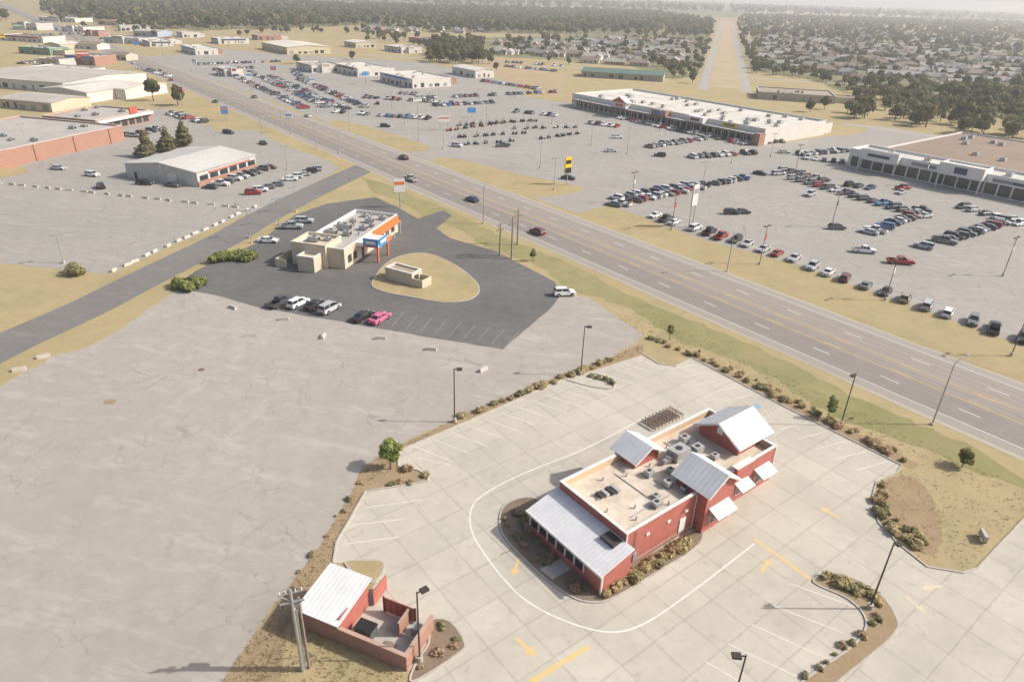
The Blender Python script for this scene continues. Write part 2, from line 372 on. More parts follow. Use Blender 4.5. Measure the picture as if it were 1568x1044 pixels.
ribbon('lot_kerb',GP([(510,862),(515,830),(560,752),(605,745),(655,737),(655,728),(640,720),(610,714),(610,690),(700,652),(860,582)]),.2,0,kerbm,.13)
ribbon('lot_kerb',GP([(985,543),(1010,558),(1035,560),(1060,548),(1200,622),(1380,712),(1375,722),(1342,738),(1336,760),(1345,800),(1375,832),(1420,868),(1475,877)])+[W(76,11.8),W(98,11.8)],.2,0,kerbm,.13)
sheet('west_lot',ragged(GP([(-500,240),(0,235),(150,205),(220,180),(245,165),(300,178),(330,200),(390,200),(440,225),(505,247),(520,258),(470,287),(400,320),(365,332),(165,420),(0,402),(-500,370)]),.4,2.5,5),.006,lot_asph)
sheet('grass_patch',smooth(GP([(-100,245),(0,247),(38,258),(30,268),(-100,278)])),.012,grass)
sheet('east_lot',GP([(190,88),(265,85),(330,75),(450,85),(560,90),(640,95),(740,115),(790,128),(810,150),(870,158),(890,165),(1170,222),(1285,207),(1330,195),(1568,228),(1900,280),(1900,660),(1568,560),(1180,440),(880,325),(640,240),(480,178),(330,125)]),.006,lot_asph)
for k,pl in enumerate(([(505,186),(540,188),(652,222),(645,232),(600,228),(560,212)],
           [(662,245),(700,243),(800,268),(890,286),(872,297),(820,302),(760,288),(700,265)],
           [(200,86),(260,100),(330,128),(400,150),(470,176),(455,182),(400,162),(300,125),(190,88)],
           [(720,100),(800,92),(880,120),(860,135),(800,128)],[(400,96),(450,92),(540,98),(500,104)],[(1190,200),(1290,208),(1330,196),(1290,188)])):
    sheet('grass_island',ragged(smooth(GP(pl),True,3),.3,2,k),.016,grass)
sheet('grass_strip',ragged(GP([(884,326),(925,316),(945,318),(1080,368),(1210,402),(1400,470),(1568,530),(1900,640),(1900,710),(1568,583),(1180,450),(1000,387),(905,345)]),.25,1.5,9),.016,grass)
cs=[(-400,735),(-200,635),(0,532),(130,473),(215,430),(300,388),(345,366),(400,334),(460,303),(530,270),(590,243)]
ribbon('cross_street',smooth(GP(cs),False,4),9.5,.018,road_asph)
def strip(name,p0,p1,q0,q1,z,mat): return sheet(name,[W(p0,q0),W(p1,q0),W(p1,q1),W(p0,q1)],z,mat)
HC=115.66
strip('highway',HC-11.6,HC+11.6,-400,2600,.022,hwy)
sheet('highway_shoulder_gravel',ragged([W(HC-12.3,-400),W(HC-12.3,600),W(HC+12.3,600),W(HC+12.3,-400)],.35,17,4),.019,M('gravel',(.44,.39,.31),(.36,.32,.26),2))
lines=[];yl=[]
for s in(-9.3,9.3): lines.append(([W(HC+s,-400),W(HC+s,1500)],.16))
for s in(-5.5,5.5):
    for k in range(-30,110): lines.append(([W(HC+s,k*12.2),W(HC+s,k*12.2+3.2)],.18))
for s in(-2.0,1.9): yl.append(([W(HC+s,-400),W(HC+s,1500)],.18))
sg=.36
for s in(-2.0+sg,1.9-sg):
    for k in range(-30,110): yl.append(([W(HC+s,k*12.2),W(HC+s,k*12.2+3.2)],.14))
multi_ribbon('highway_white_markings',lines,.028,white); multi_ribbon('highway_yellow_markings',yl,.028,M('road_yellow',(.70,.44,.10),(.58,.40,.15),.5,.7))
# ditch with greener grass: strip built from quads
V=[];F=[];r_=random.Random(8); qs=np.arange(14,206,1.5)
for i,q in enumerate(qs):
    tp=min(1,(206-q)/20,(q-12)/10); a_=97.2-(4.0+1.2*math.sin(q*.21)+r_.uniform(-.7,.7))*tp; b_=97.2+(3.6+.8*math.sin(q*.13)+r_.uniform(-.6,.6))*tp
    V+=[(*W(a_,q),.006),(*W(b_,q),.006)]
    if i: F.append((2*i-2,2*i-1,2*i+1,2*i))
mkobj('verge_grass',V,F,[verge])
sheet('hedge_mulch_strip',ragged([W(88.2,62.5),W(90.6,62.5),W(90.2,45),W(90.4,24.5),W(88.2,24.5)],.15,1,2),.009,rust)
sheet('border_strip_grass',ragged(GP([(340,1044),(385,975),(430,915),(490,835),(530,770),(555,715),(598,688),(700,640),(860,573),(940,545),(985,525),(985,543),(960,556),(935,566),(938,580),(940,592),(905,590),(870,583),(700,653),(610,690),(610,714),(655,730),(655,736),(560,752),(515,830),(510,862),(470,905),(440,960),(430,1044)]),.12,.8,6),.007,rust)
ribbon('lot_kerb',smooth(GP([(868,582),(905,592),(938,595),(935,580),(910,572)]),False,3),.18,0,kerbm,.13)
x,y=G(168,615); sheet('weed_patch',[(x+.9*(1+.35*math.sin(3*t))*math.cos(t*.6),y+.75*math.sin(t*.6)) for t in range(10)],.0085,rust)

ml=[(smooth(GP([(985,640),(900,685),(820,717),(760,745),(725,772),(721,808),(740,845),(775,890),(810,922),(865,950),(930,967),(985,955),(1060,905),(1155,832)]),False,5),.18)]
multi_ribbon('lane_line_marking',ml,.016,white)
st=[]
for i in range(16):
    p=37+i*2.9
    st.append(([W(p,66.8),W(p+2.2,61.4)],.12))
for a,b in (((560,777),(645,765)),((543,803),(622,794)),((525,833),(610,822)),((640,700),(690,712)),((1210,893),(1312,930)),((1180,925),(1290,968)),((1150,955),(1255,1003)),((1115,985),(1220,1035)),((1080,1012),(1180,1070))):
    st.append((GP([a,b]),.12))
for i in range(5):
    q=60-i*2.9; st.append(([W(87.3,q),W(82.0,q+1.4)],.12))
for i in range(5):
    q=39-i*2.9; st.append(([W(87.3,q),W(82.0,q+1.4)],.12))
for i in range(5): st.append(([W(82.6+i*.9,43),W(83.6+i*.9,44.6)],.1))
multi_ribbon('parking_stall_markings',st,.016,fadedy)
multi_ribbon('yellow_lane_markings',[(GP([(1155,825),(1243,888)]),.38),(GP([(812,1044),(900,990)]),.5)],.016,yellow)
def arrow(px,ang,s=1.0,mat=yellow):
    x,y=G(*px); a=[(-1.3,-.16),(.3,-.16),(.3,-.55),(1.3,0),(.3,.55),(.3,.16),(-1.3,.16)]
    c,sn=math.cos(ang),math.sin(ang)
    sheet('arrow_marking',[(x+s*(u*c-v*sn),y+s*(u*sn+v*c)) for u,v in a],.017,mat)
fy2=M('faded_arrow_yellow',(.66,.55,.33),(.56,.49,.36),1)
arrow((790,868),SITE-math.pi/2-.9); arrow((805,990),SITE-math.pi/2+.1,1.1); arrow((1173,865),SITE+.2,1); arrow((1270,784),SITE+math.pi/2); arrow((1402,925),SITE-math.pi/2-.2,.9,fy2); arrow((1427,899),SITE+math.pi/2+1.1,.9,fy2)
for k in range(6): 
    x,y=G(760+k*5,852-k*2); multi_ribbon('lettering_marking',[([ (x,y),(x+.75,y+.6)],.12)],.017,fy2)
sheet('accessible_bay_marking',[W(84.6+.6*math.cos(t*.785),46+.6*math.sin(t*.785)) for t in range(8)],.017,M('faded_blue',(.26,.40,.58)))
st=[]
for i in range(9):
    a=(600+i*22,500+i*3.6); b=(618+i*22,478+i*3.8); st.append((GP([a,b]),.12))
for i in range(7):
    a=(770+i*11,392+i*6); b=(745+i*11,398+i*6); st.append((GP([a,b]),.12))
multi_ribbon('stall_markings',st,.018,M('dim_paint',(.32,.31,.29),(.22,.21,.20),1))
st=[]
for row_ in((900,205,1090,245),(700,235,900,262),(900,250,1040,262),(1140,300,1280,360),(20,300,330,345),(30,340,250,375)):
    (x0,y0),(x1,y1)=G(row_[0],row_[1]),G(row_[2],row_[3]); L=math.hypot(x1-x0,y1-y0)
    for k in range(int(L/2.8)):
        t=k*2.8/L; x=x0+(x1-x0)*t; y=y0+(y1-y0)*t; st.append(([(x-2.6*AX[0],y-2.6*AX[1]),(x+2.6*AX[0],y+2.6*AX[1])],.10))
multi_ribbon('mall_stall_markings',st,.014,fadedw)

island('planting_island',smooth(GP([(775,772),(765,800),(778,830),(828,880),(872,912),(905,922),(938,916),(1000,880),(1069,835),(1062,812),(930,870),(850,790),(815,762)]),True,4),mulch)
sheet('walkway',GP([(826,872),(868,852),(884,866),(846,888)]),.125,walk)
island('turf_island',smooth(GP([(570,432),(600,398),(650,388),(700,408),(733,438),(722,458),(680,463),(630,455),(585,446)]),True,4),grass)
island('planting_island',smooth(GP([(1246,892),(1262,880),(1292,880),(1345,908),(1372,945),(1368,972),(1300,1030),(1250,1065),(1195,1075),(1240,1035),(1310,985),(1326,950),(1300,918)]),True,4),rust)
island('planting_island',smooth(GP([(660,950),(690,952),(712,985),(700,1002),(650,1035),(628,1042),(640,1010),(657,985)]),True,3),mulch)
island('turf_island',smooth(GP([(528,862),(560,858),(588,862),(580,885),(560,890)]),True,3),grass)
sheet('corner_mulch',ragged(smooth(GP([(1345,742),(1400,730),(1440,790),(1430,850),(1380,825),(1348,795)]),True,3),.3,.8,3),.0085,rust)
sheet('manhole_cover',[(G(308,566)[0]+.5*math.cos(t*.5236),G(308,566)[1]+.5*math.sin(t*.5236)) for t in range(12)],.012,rustm)

# ---------------- foreground restaurant ----------------
r=B('red_restaurant_building',W(43.6,34.6),SITE)
L,Wd=27.0,10.6
r.flat(0,L,0,Wd,5.2,redsid,creamroof,trimw,.85,tanm)
r.gable(11.6,16.6,-1.3,3.2,0,5.9,7.5,'y',redsid,metalroof,trimw,.5,9,'side_tower')
r.gable(9.6,13.8,7.9,11.2,4.4,5.7,6.9,'y',redsid,metalroof,trimw,.55,7,'rear_dormer')
r.gable(22.2,28.2,2.3,8.3,0,5.9,7.6,'x',redsid,metalroof,trimw,.6,12,'entry_tower')
r.slab('porch_roof',metalroof,(-4.6,-1.3,3.0),(-4.6,10.9,3.0),(-.003,10.9,4.15),(-.003,-1.3,4.15),.1,24)
r.box('porch_walls',redsid,-4.2,-4.0,-1.0,1.6,0,3.0); r.box('porch_walls',redsid,-4.2,-4.0,1.6,10.6,0,1.0)
r.box('porch_walls',redsid,-4.0,-.003,-1.0,-.8,0,3.0); r.face('porch_walls',redsid,[(-4.2,-1.0,3.0),(-.003,-1.0,3.0),(-.003,-1.0,4.1)])
r.box('porch_windows',glass,-4.1,-4.05,1.6,10.6,1.0,2.7); r.box('porch_header',trimw,-4.25,-3.95,1.6,10.6,2.7,3.0)
for k in range(7): r.box('porch_posts',trimw,-4.25,-4.02,1.6+k*1.48,1.75+k*1.48,1.0,2.7)
r.box('porch_walls',redsid,-4.0,-.003,10.4,10.6,0,3.0)
r.box('porch_corner_trim',trimw,-4.28,-4.1,-1.08,-.9,0,2.95)
r.box('porch_fascia',trimw,-4.72,-4.603,-1.3,10.9,2.82,3.12)
r.box('roof_recess_shade',darkm,-1.6,-.2,.3,2.2,3.9,4.26)  # dark box standing in for the shaded hole between porch roof and wall
for x in(-.03,L-.15): r.box('corner_trim',trimw,x,x+.18,-.06,-.003,0,5.2)
for x in(3.2,6.6,9.6): r.box('wall_lights',trimw,x,x+.5,-.12,-.003,3.3,3.6)
r.box('base_course',brick,0,11.6,-.1,-.004,0,.7)
r.box('service_door',trimw,8.9,9.9,-.12,-.003,.7,2.6)
r.box('utility_box',galv,1.2,1.8,-.3,-.003,.9,1.9); r.cyl('meter_pipe',galv,1.5,-.14,1.9,5.0,.05)
for x0,x1 in((17.4,18.9),(19.6,21.0),(23.4,25.0)):
    r.box('window_frames',trimw,x0-.1,x1+.1,-.07,-.003,.9,2.6); r.box('windows',glass,x0,x1,-.09,-.073,1.0,2.5)
r.box('drive_window_frame',trimw,12.8,15.2,-1.36,-1.303,.9,2.6); r.box('drive_window',glass,12.9,15.1,-1.4,-1.363,1.0,2.5)
for y0,y1 in((.6,2.0),(9.0,10.2)): r.box('entry_glazing',glass,L+.003,L+.05,y0,y1,.6,2.6)
r.box('entry_glazing',glass,28.203,28.26,3.2,7.4,.3,2.8)
for x0,x1,y in((12.4,15.6,-1.303),(18.7,20.9,-.003),(22.9,25.6,-.003)):
    r.slab('awning_roofs',metalroof,(x0-.2,y-1.5,2.7),(x1+.2,y-1.5,2.7),(x1+.2,y,3.4),(x0-.2,y,3.4),.08,5)
    r.beam('awning_brackets',trimw,(x0,y-1.4,2.68),(x0,y-.05,2.2),.05); r.beam('awning_brackets',trimw,(x1,y-1.4,2.68),(x1,y-.05,2.2),.05)
for x in(11.3,17.0): r.cyl('downspouts',trimw,x,-.1,0,5.1,.06)
r.box('end_parapet',redsid,18.2,21.4,-.45,-.003,3.7,5.7); r.box('end_parapet_cap',trimw,18.1,21.5,-.5,.35,5.703,5.8)
z=4.35
for a in((14.6,5.6,2.4,1.7,1.4),(17.9,5.2,1.4,1.1,1.0),(18.2,7.5,1.2,1.0,1.1),(9.6,5.6,1.0,.9,.8),(10.0,3.0,1.1,.9,.8),(6.2,1.4,1.1,.9,.7),(18.9,3.2,.9,.8,.7),(12.3,4.6,.8,.8,.6),(16.6,3.9,.8,.8,.8),(7.4,2.5,.7,.7,.5),(11.0,1.4,.6,.7,.7)):
    r.unit(a[0],a[1],z,a[2],a[3],a[4])
r.beam('duct_run',galv,(13.0,6.4,z+.5),(14.5,6.4,z+.5),.22); r.beam('duct_run',galv,(17.0,6.0,z+.5),(17.8,6.0,z+.5),.2)
for k in range(4): r.box('condenser_rack',hvac if k%2 else darkm,2.4+k*.75,2.85+k*.75,6.2-k*.15,7.2,z+.12,z+.42)
r.beam('condenser_rack_rail',galv,(2.0,6.4,z+.15),(5.4,6.4,z+.15),.06); r.beam('condenser_rack_rail',galv,(2.0,7.2,z+.15),(5.4,7.2,z+.15),.06)
for x,y in((4.5,3.0),(7.8,7.5),(16,8.5),(20.5,7.3),(8.0,1.2),(5.0,8.6),(11.5,7.2),(3.2,1.6),(1.5,4.4),(20.8,4.6)): r.cyl('vent_pipes',galv,x,y,z,z+.5,.1)
for a,b in(((3,2.2),(9.5,2.2)),((9.5,6.8),(13,6.8)),((7,3.4),(7,8.6)),((10,5.2),(10,4.0)),((16.8,7.6),(16.8,9.6))): r.beam('roof_conduit',galv,(*a,z+.08),(*b,z+.08),.035)
for x,y,w,d in((4.2,2.6,2.2,1.4),(8.6,7.4,3.0,1.6),(1.0,7.6,1.2,1.2),(12.6,1.8,1,1.2),(15.5,7.8,2.4,1.2)): r.box('roof_patch',M('patch_membrane',(.70,.63,.53),(.58,.51,.42),1),x,x+w,y,y+d,z+.001,z+.008)
r.done()
b=B('patio_bench_racks',G(1003,660),SITE)
for k in range(9):
    x=k*.75
    b.beam('rails',rustm,(x,0,.7),(x,2.6,.7),.03); b.beam('rails',rustm,(x,0,.4),(x,2.6,.4),.03)
    for y in(0,1.3,2.6): b.beam('legs',rustm,(x,y,0),(x,y,.75),.03)
    b.box('seats',rustm,x-.14,x+.14,.2,2.4,.44,.48)
b.done()

# ---------------- refuse enclosure ----------------
EA=math.atan2(-.377,.926)
e=B('refuse_enclosure_building',(-19.2,45.6),EA)
capm=M('stone_cap',(.50,.34,.26),(.40,.28,.22),1)
e.box('brick_walls',brick,0,11.6,0,.3,0,1.9); e.box('brick_walls',brick,11.3,11.6,.3,5.0,0,1.9); e.box('brick_walls',brick,0,.3,.3,5.0,0,2.6)
e.box('wall_caps',capm,4.35,11.65,-.05,.35,1.903,1.98); e.box('wall_caps',capm,11.25,11.65,.35,5.05,1.903,1.98)
e.box('brick_walls',brick,.3,4.2,.003,.3,1.902,2.55)
e.box('shed_side',redsid,4.2,4.35,.303,5.0,0,2.95)
e.slab('shed_roof',metalroof,(-.3,-.35,2.6),(4.6,-.35,2.6),(4.6,5.4,3.3),(-.3,5.4,3.3),.1,10)
e.box('floor',walk,.3,11.3,.3,5.3,.02,.06)
e.box('gate_leaf',redsid,6.2,9.6,4.85,4.95,.15,2.0); e.box('gate_leaf',redsid,4.75,4.85,5.0,7.4,.15,2.0)
for k in range(5): e.box('gate_slats',M('gate_dark_red',(.25,.07,.055)),6.25+k*.68,6.3+k*.68,4.82,4.847,.15,2.0)
e.box('gate_posts',darkm,6.05,6.2,4.82,4.97,0,2.1); e.box('gate_posts',darkm,9.6,9.75,4.82,4.97,0,2.1)
e.box('inner_wall',brick,8.9,9.1,2.9,4.8,0,1.9)
e.box('waste_bin',M('bin_green',(.10,.13,.11)),5.2,7.0,1.2,2.4,.2,1.3); e.box('waste_bin_lid',black,5.15,7.05,1.15,2.45,1.303,1.36)
e.box('pallet',wood,8.2,9.4,1.0,2.0,.07,.25); e.beam('pipe',galv,(7.5,3.3,.4),(10.8,3.0,.4),.06)
e.box('compressor',hvac,9.9,10.9,3.6,4.4,.1,1.0); e.cyl('drum',galv,10.5,1.2,.06,.95,.3,None,12)
e.done()

# ---------------- second restaurant ----------------
r=B('beige_restaurant_building',(-48,142),CR)
r.flat(0,11.5,0,28,4.5,beige,greyroof,trimw,.7,trimw)
r.flat(-.8,7.5,-.8,6.5,5.1,beige,creamroof,beige,.6,beige)
r.flat(2.5,6.5,-4.2,-.85,3.4,beige,creamroof,trimw,.4)
r.box('orange_band',orange,11.503,11.7,14,28.0,3.3,4.3); r.box('orange_band',orange,3,11.5,28.003,28.2,3.3,4.3)
r.slab('patio_roof',orange,(11.75,15,3.5),(13.0,15,3.2),(13.0,27,3.2),(11.75,27,3.5),.1)
for y in(15.3,19,23,26.7): r.cyl('patio_posts',trimw,12.85,y,0,3.2,.08)
r.box('canopy',trimw,11.503,17.0,5.5,12.0,3.6,4.4); r.box('canopy_sign',blue,17.003,17.12,5.9,9.6,3.7,5.6); r.box('canopy_sign_side',blue,13.4,17.0,5.32,5.497,3.7,5.6); r.box('canopy_sign_end',orange,17.003,17.12,9.6,12.0,3.7,4.8)
r.box('canopy_sign_letters',trimw,17.123,17.16,6.4,9.2,4.4,5.1); r.box('canopy_side_letters',trimw,14.0,16.4,5.28,5.317,4.4,5.1); r.box('canopy_side_stripe',signred,13.4,17.0,5.28,5.317,3.7,4.0)
for y in(6.2,11.3): r.box('canopy_columns',orange,16.2,16.6,y-.2,y+.2,0,3.6)
for y in(1.5,4,12.5,15,18,21,24): r.box('windows',glass,11.503,11.56,y,y+1.6,.9,2.6)
r.box('door',glass,11.503,11.56,8,9.2,.05,2.5)
for x in(1.2,4.4): r.box('front_windows',glass,x,x+1.4,-.86,-.803,.9,2.4)
for x,y,w,d,h in((2,9,2.4,1.6,1.4),(6,10,1.6,1.4,1.2),(3,13.5,2.6,1.8,1.5),(7.5,15,1.6,1.4,1.1),(3,19,1.2,1.2,1.0),(6.3,20.5,1.8,1.5,1.2),(8.3,24,1.4,1.2,1.0),(3.4,24.5,1.3,1.3,.8),(8.6,18,1,1,.9),(1.2,16,1,1,.9)): r.unit(x,y,3.8,w,d,h)
r.unit(2,2,4.5,2,1.6,1.2); r.unit(4.8,3.5,4.5,1.2,1.2,.9)
for x,y in((5,17.5),(9,12),(2,16.5),(5.5,26)): r.cyl('vents',galv,x,y,3.8,4.6,.2)
r.box('yard_fence',beige,-3.4,-3.3,-3.5,6,0,1.8); r.box('yard_fence',beige,-3.3,-.8,-3.5,-3.4,0,1.8)
r.done()
k=B('beige_store_shed',G(606,420),CR-.25)
k.flat(0,7.0,-3.4,0,2.7,beige,M('shed_roof_brown',(.40,.33,.25)),trimw,.3,beige)
k.box('door',darkm,7.003,7.06,-2.6,-1.2,.05,2.1); k.box('annex',beige,7.003,9.6,-3.4,-3.2,0,1.8); k.box('annex',beige,9.4,9.6,-3.2,-.2,0,1.8); k.box('annex',beige,7.003,9.4,-.4,-.2,0,1.8)
k.done()

# ---------------- generic commercial buildings ----------------
fasc=[blue,M('grey_fascia',(.30,.31,.32)),M('maroon_fascia',(.28,.07,.06)),M('tan_fascia',(.45,.36,.24)),M('navy_fascia',(.05,.08,.16))]
def box_building(name,origin,ang,x,y,h,wall,roof,cap=None,units=4,win=None,gab=None,front='x'):
    b=B(name,origin,ang); R=random.Random(int(origin[0]*7+origin[1]))
    if gab: 
        b.gable(0,x,0,y,0,h,h+gab,'y' if x<y or front=='gy' else 'x',wall,roof,trimw,.4,int(max(x,y)/1.5),'main')
    else:
        b.flat(0,x,0,y,h,wall,roof,cap or trimw,.5)
        for i in range(units):
            b.unit(R.uniform(1,max(1.5,x-3)),R.uniform(1,max(1.5,y-3)),h-.5,R.uniform(1.2,2.4),R.uniform(1.2,2),R.uniform(.8,1.3))
        if win:
            fm=R.choice(fasc); k=R.choice((0,1,2))
            if k==0: b.box('fascia',fm,x*.1,x*.9,-.35,-.003,h-1.5,h-.4)
            elif k==1: b.flat(x*.3,x*.6,-2.5,-.01,h+1.2,wall,roof,trimw,.3); b.box('fascia',fm,x*.34,x*.56,-2.6,-2.503,h-.9,h+.7)
            else: b.flat(x+.01,x+x*.35,y*.2,y*.7,h*.75,R.choice((lw,ly,brick,metwall)),R.choice((greyroof,whiteroof,brownroof)),trimw,.3)
            b.box('fascia_side',fm,-.3,-.003,y*.15,y*.85,h-1.4,h-.5)
    if win:
        i=R.uniform(1,3)
        while i<x-4:
            w_=R.choice((1.4,2.4,3.4)); top=R.choice((2.3,3.0)); b.box(R.choice(('windows','garage_doors')),glass if R.random()<.6 else fasc[1],i,i+w_,-.06,-.003,.5,top); i+=w_+R.uniform(.8,5)
        i=R.uniform(1,3)
        while i<y-4:
            w_=R.choice((1.4,2.4,3.4)); top=R.choice((2.3,3.0)); b.box('side_windows',glass if R.random()<.6 else fasc[1],-.06,-.003,i,i+w_,.5,top); i+=w_+R.uniform(1.2,6)
    return b
lw=M('light_panel',(.66,.63,.58),(.56,.53,.49),.3); lb=M('pale_blue_panel',(.40,.47,.55)); ly=M('pale_tan_panel',(.54,.49,.38),(.48,.43,.33),.2)
b=box_building('metal_shop_building',(-121,209.8),math.atan2(-.31,.95),27,27,4.4,metwall,M('pale_metal_roof',(.60,.58,.54),(.50,.48,.45),.1,.6),gab=1.6,front='gy')
b.box('brick_front',brick,27.003,27.25,0,27,0,1.6); 
for i in range(6): b.box('shopfront_glass',glass,27.003,27.1,1+i*4.4,4.4+i*4.4,1.603,3.1)
b.box('red_fascia',M('faded_red',(.50,.19,.14)),27.003,27.3,5,24,3.3,3.7)
b.box('service_door',darkm,3,4.1,-.05,-.003,0,2.1); b.box('service_door',trimw,16,19,-.05,-.003,0,3.0); b.done()
b=box_building('brick_retail_building',(-168-48,190+12),CR,48,77,5.5,brick,greyroof,units=14)
for i in range(5): b.box('brick_piers',brick,48.003,48.3,6+i*16,7+i*16,0,5.2)
b.done()
b=box_building('brick_retail_building',(-167-26,284),CR,26,30,4.6,brick,greyroof,units=5)
b.box('red_sign',signred,26.01,26.6,18,22,4.7,7.0); b.box('white_fascia',trimw,26.003,27.5,0,30,3.2,4.2)
for i in range(7): b.box('shopfront_glass',glass,26.003,26.06,1+i*4,4+i*4,.3,2.9)
b.done()
b=B('strip_mall_building',W(268,170),SITE)
wm=M('white_masonry',(.70,.66,.61),(.60,.57,.52),.3)
b.flat(0,48,0,122,6.6,wm,whiteroof,trimw,.8)
b.flat(48.01,58,2,16,4.6,wm,whiteroof,trimw,.5)
b.box('storefront_canopy',trimw,-3.5,-.003,3,118,3.6,4.3); b.box('canopy_fascia',M('brown_fascia',(.20,.11,.08)),-3.7,-3.503,3,118,3.7,4.3)
for i in range(30): b.cyl('canopy_posts',trimw,-3.2,4+i*3.9,0,3.6,.15)
for i in range(38): b.box('shopfront_glass',glass,-.06,-.003,2.6+i*3.05,5.2+i*3.05,.4,3.3)
b.box('tenant_sign',ysign,-.5,-.01,14,22,4.8,6.1); b.box('tenant_sign_band',black,-.53,-.503,15,21,5.2,5.8)
b.box('brick_pier',brick,-4.2,-.01,-.5,2.5,0,5)
for x0,y0 in((-3.9,30),(-3.9,78),(-3.9,52)): b.box('raised_fascia',trimw if y0!=52 else brick,x0,-.02,y0,y0+9,4.5,7.0); b.box('fascia_sign',(signred if y0>70 else blue if y0>50 else fasc[2]),x0-.1,x0-.003,y0+2,y0+7,5.2,6.3)
b.slab('pediment',trimw,(-4.2,77,7.0),(-.5,77,7.0),(-.5,82.5,9.6),(-4.2,82.5,9.6),.25); b.slab('pediment',trimw,(-4.2,88,7.0),(-.5,88,7.0),(-.5,82.5,9.6),(-4.2,82.5,9.6),.25); b.face('pediment_logo',signred,[(-4.21,77.6,7.0),(-4.21,87.4,7.0),(-4.21,82.5,9.5)])
for x in(16,32): b.box('roof_seams',M('seam_grey',(.5,.47,.42)),x,x+.3,.5,121.5,5.8,5.83)
for y in range(12,120,14): b.box('roof_seams',_mc['seam_grey'],.5,47.5,y,y+.25,5.8,5.828)
for i in range(34): b.unit(random.uniform(4,42),random.uniform(3,117),5.8,random.uniform(1.4,3),random.uniform(1.4,2.4),random.uniform(.9,1.5))
b.done()
b=B('car_dealership_building',W(262,56),SITE)
wp=M('white_panel',(.76,.74,.71),(.70,.68,.65),.3,.5); pr=M('pale_roof',(.60,.57,.52),(.50,.47,.43),.1)
b.flat(0,14,0,73,6.6,wp,pr,trimw,.8)
b.flat(14.01,86,-2,68,6.2,wp,brownroof,trimw,.5)
b.flat(-3,4,26,40,8.2,wp,whiteroof,trimw,.5,z0=4.4); b.flat(-2.4,-.01,54,68,7.6,wp,whiteroof,trimw,.4,z0=4.0)
for y in(26.3,39.4,54.3,67.4): b.box('portal_columns',trimw,-2.4,-1.8,y,y+.5,0,4.4)
for i in range(17): b.box('showroom_glass',glass,-.06,-.003,1+i*4.2,4.6+i*4.2,.4,4.0)
b.box('logo_sign',fasc[4],-3.12,-3.003,31,35,5.4,7.4); b.box('grey_fascia',fasc[1],-.12,-.003,2,24,4.6,5.6); b.box('dark_letters',fasc[4],-.16,-.123,6,18,4.8,5.4); b.box('dark_letters',fasc[4],-2.5,-2.403,57,65,5.4,6.4); b.box('blue_sign',fasc[1],-.12,-.003,42,50,4.8,5.8)
for i in range(14): b.unit(random.uniform(20,78),random.uniform(3,60),5.7,2,1.8,1.2)
for i in range(5): b.unit(6,8+i*13,5.8,2,1.8,1.2)
b.done()
misc=[('white_showroom_building',(632,136),SITE,28,42,5.5,lw,whiteroof,0),
('white_showroom_building',(548,118),SITE,24,36,5.5,lw,whiteroof,0),
('showroom_building',(478,112),SITE,22,28,5,lw,greyroof,0),
('yellow_warehouse_building',(440,84),SITE,40,62,6,M('pale_yellow_panel',(.57,.51,.35),(.5,.45,.31),.2),whiteroof,1.4),
('yellow_warehouse_building',(545,74),SITE,22,26,5,ly,lw,1.2),
('white_office_building',(300,85),SITE,18,44,5,lw,whiteroof,0),
('white_office_building',(345,118),SITE,12,18,4.5,lw,greyroof,0),
('white_office_building',(615,82),SITE,22,34,5,lw,whiteroof,0),
('white_warehouse_building',(728,120),SITE,16,30,5,lw,whiteroof,1.2),
('brick_school_building',(668,70),SITE,30,60,5,brick,brownroof,0),
('green_roof_building',(890,118),CR,60,22,4.0,M('olive_panel',(.36,.35,.27)),green,2.2),
('brown_roof_building',(1160,152),CR,45,30,4.5,M('tan_panel',(.42,.36,.28)),M('tan_roof',(.40,.33,.25),(.30,.25,.19),.1),0),
('white_metal_building',(60,152),CR,30,36,5,lw,whiteroof,1.5),
('white_metal_building',(110,146),CR,34,30,5,lw,whiteroof,1.5),
('grey_warehouse_building',(-60,130),CR,70,60,5,lw,greyroof,1.5),
('grey_warehouse_building',(0,165),CR,30,22,4,ly,greyroof,1.2),
('red_sign_store_building',(100,98),CR,26,20,6,brick,greyroof,0),
('white_store_building',(20,118),CR,40,30,5,lw,whiteroof,0),
('green_store_building',(30,82),CR,30,18,5,M('store_green',(.16,.29,.18)),greyroof,0),
('white_store_building',(0,62),CR,50,25,5,lw,brownroof,0),
('white_store_building',(95,48),CR,30,30,5,lw,greyroof,0),
('white_store_building',(160,65),CR,40,24,5,metwall,greyroof,0),
('blue_store_building',(205,55),CR,30,24,5,lb,greyroof,1.5),
('white_store_building',(335,68),SITE,30,24,5,lw,whiteroof,0),
('white_store_building',(230,72),SITE,20,30,4.5,lw,whiteroof,0),
('tan_store_building',(150,38),CR,40,30,5,ly,brownroof,1.8),
('white_store_building',(60,32),CR,60,30,5,lw,whiteroof,0),
('brick_store_building',(130,55),CR,18,16,5,brick,brownroof,0),('tan_store_building',(70,75),CR,16,20,4,ly,whiteroof,1.5),('grey_store_building',(185,48),SITE,24,14,6,metwall,greyroof,0),
('white_store_building',(255,68),SITE,14,18,4,lw,brownroof,1.5),('brick_store_building',(395,62),SITE,26,18,5,brick,greyroof,0),('grey_store_building',(20,45),CR,34,22,7,metwall,whiteroof,0),('white_store_building',(120,75),CR,20,14,4,lw,brownroof,1.6),
('white_store_building',(280,58),SITE,18,24,5,lw,greyroof,0),('grey_store_building',(60,100),CR,18,14,4.5,metwall,brownroof,0),('tan_store_building',(170,92),CR,14,12,4,ly,brownroof,1.5),
]
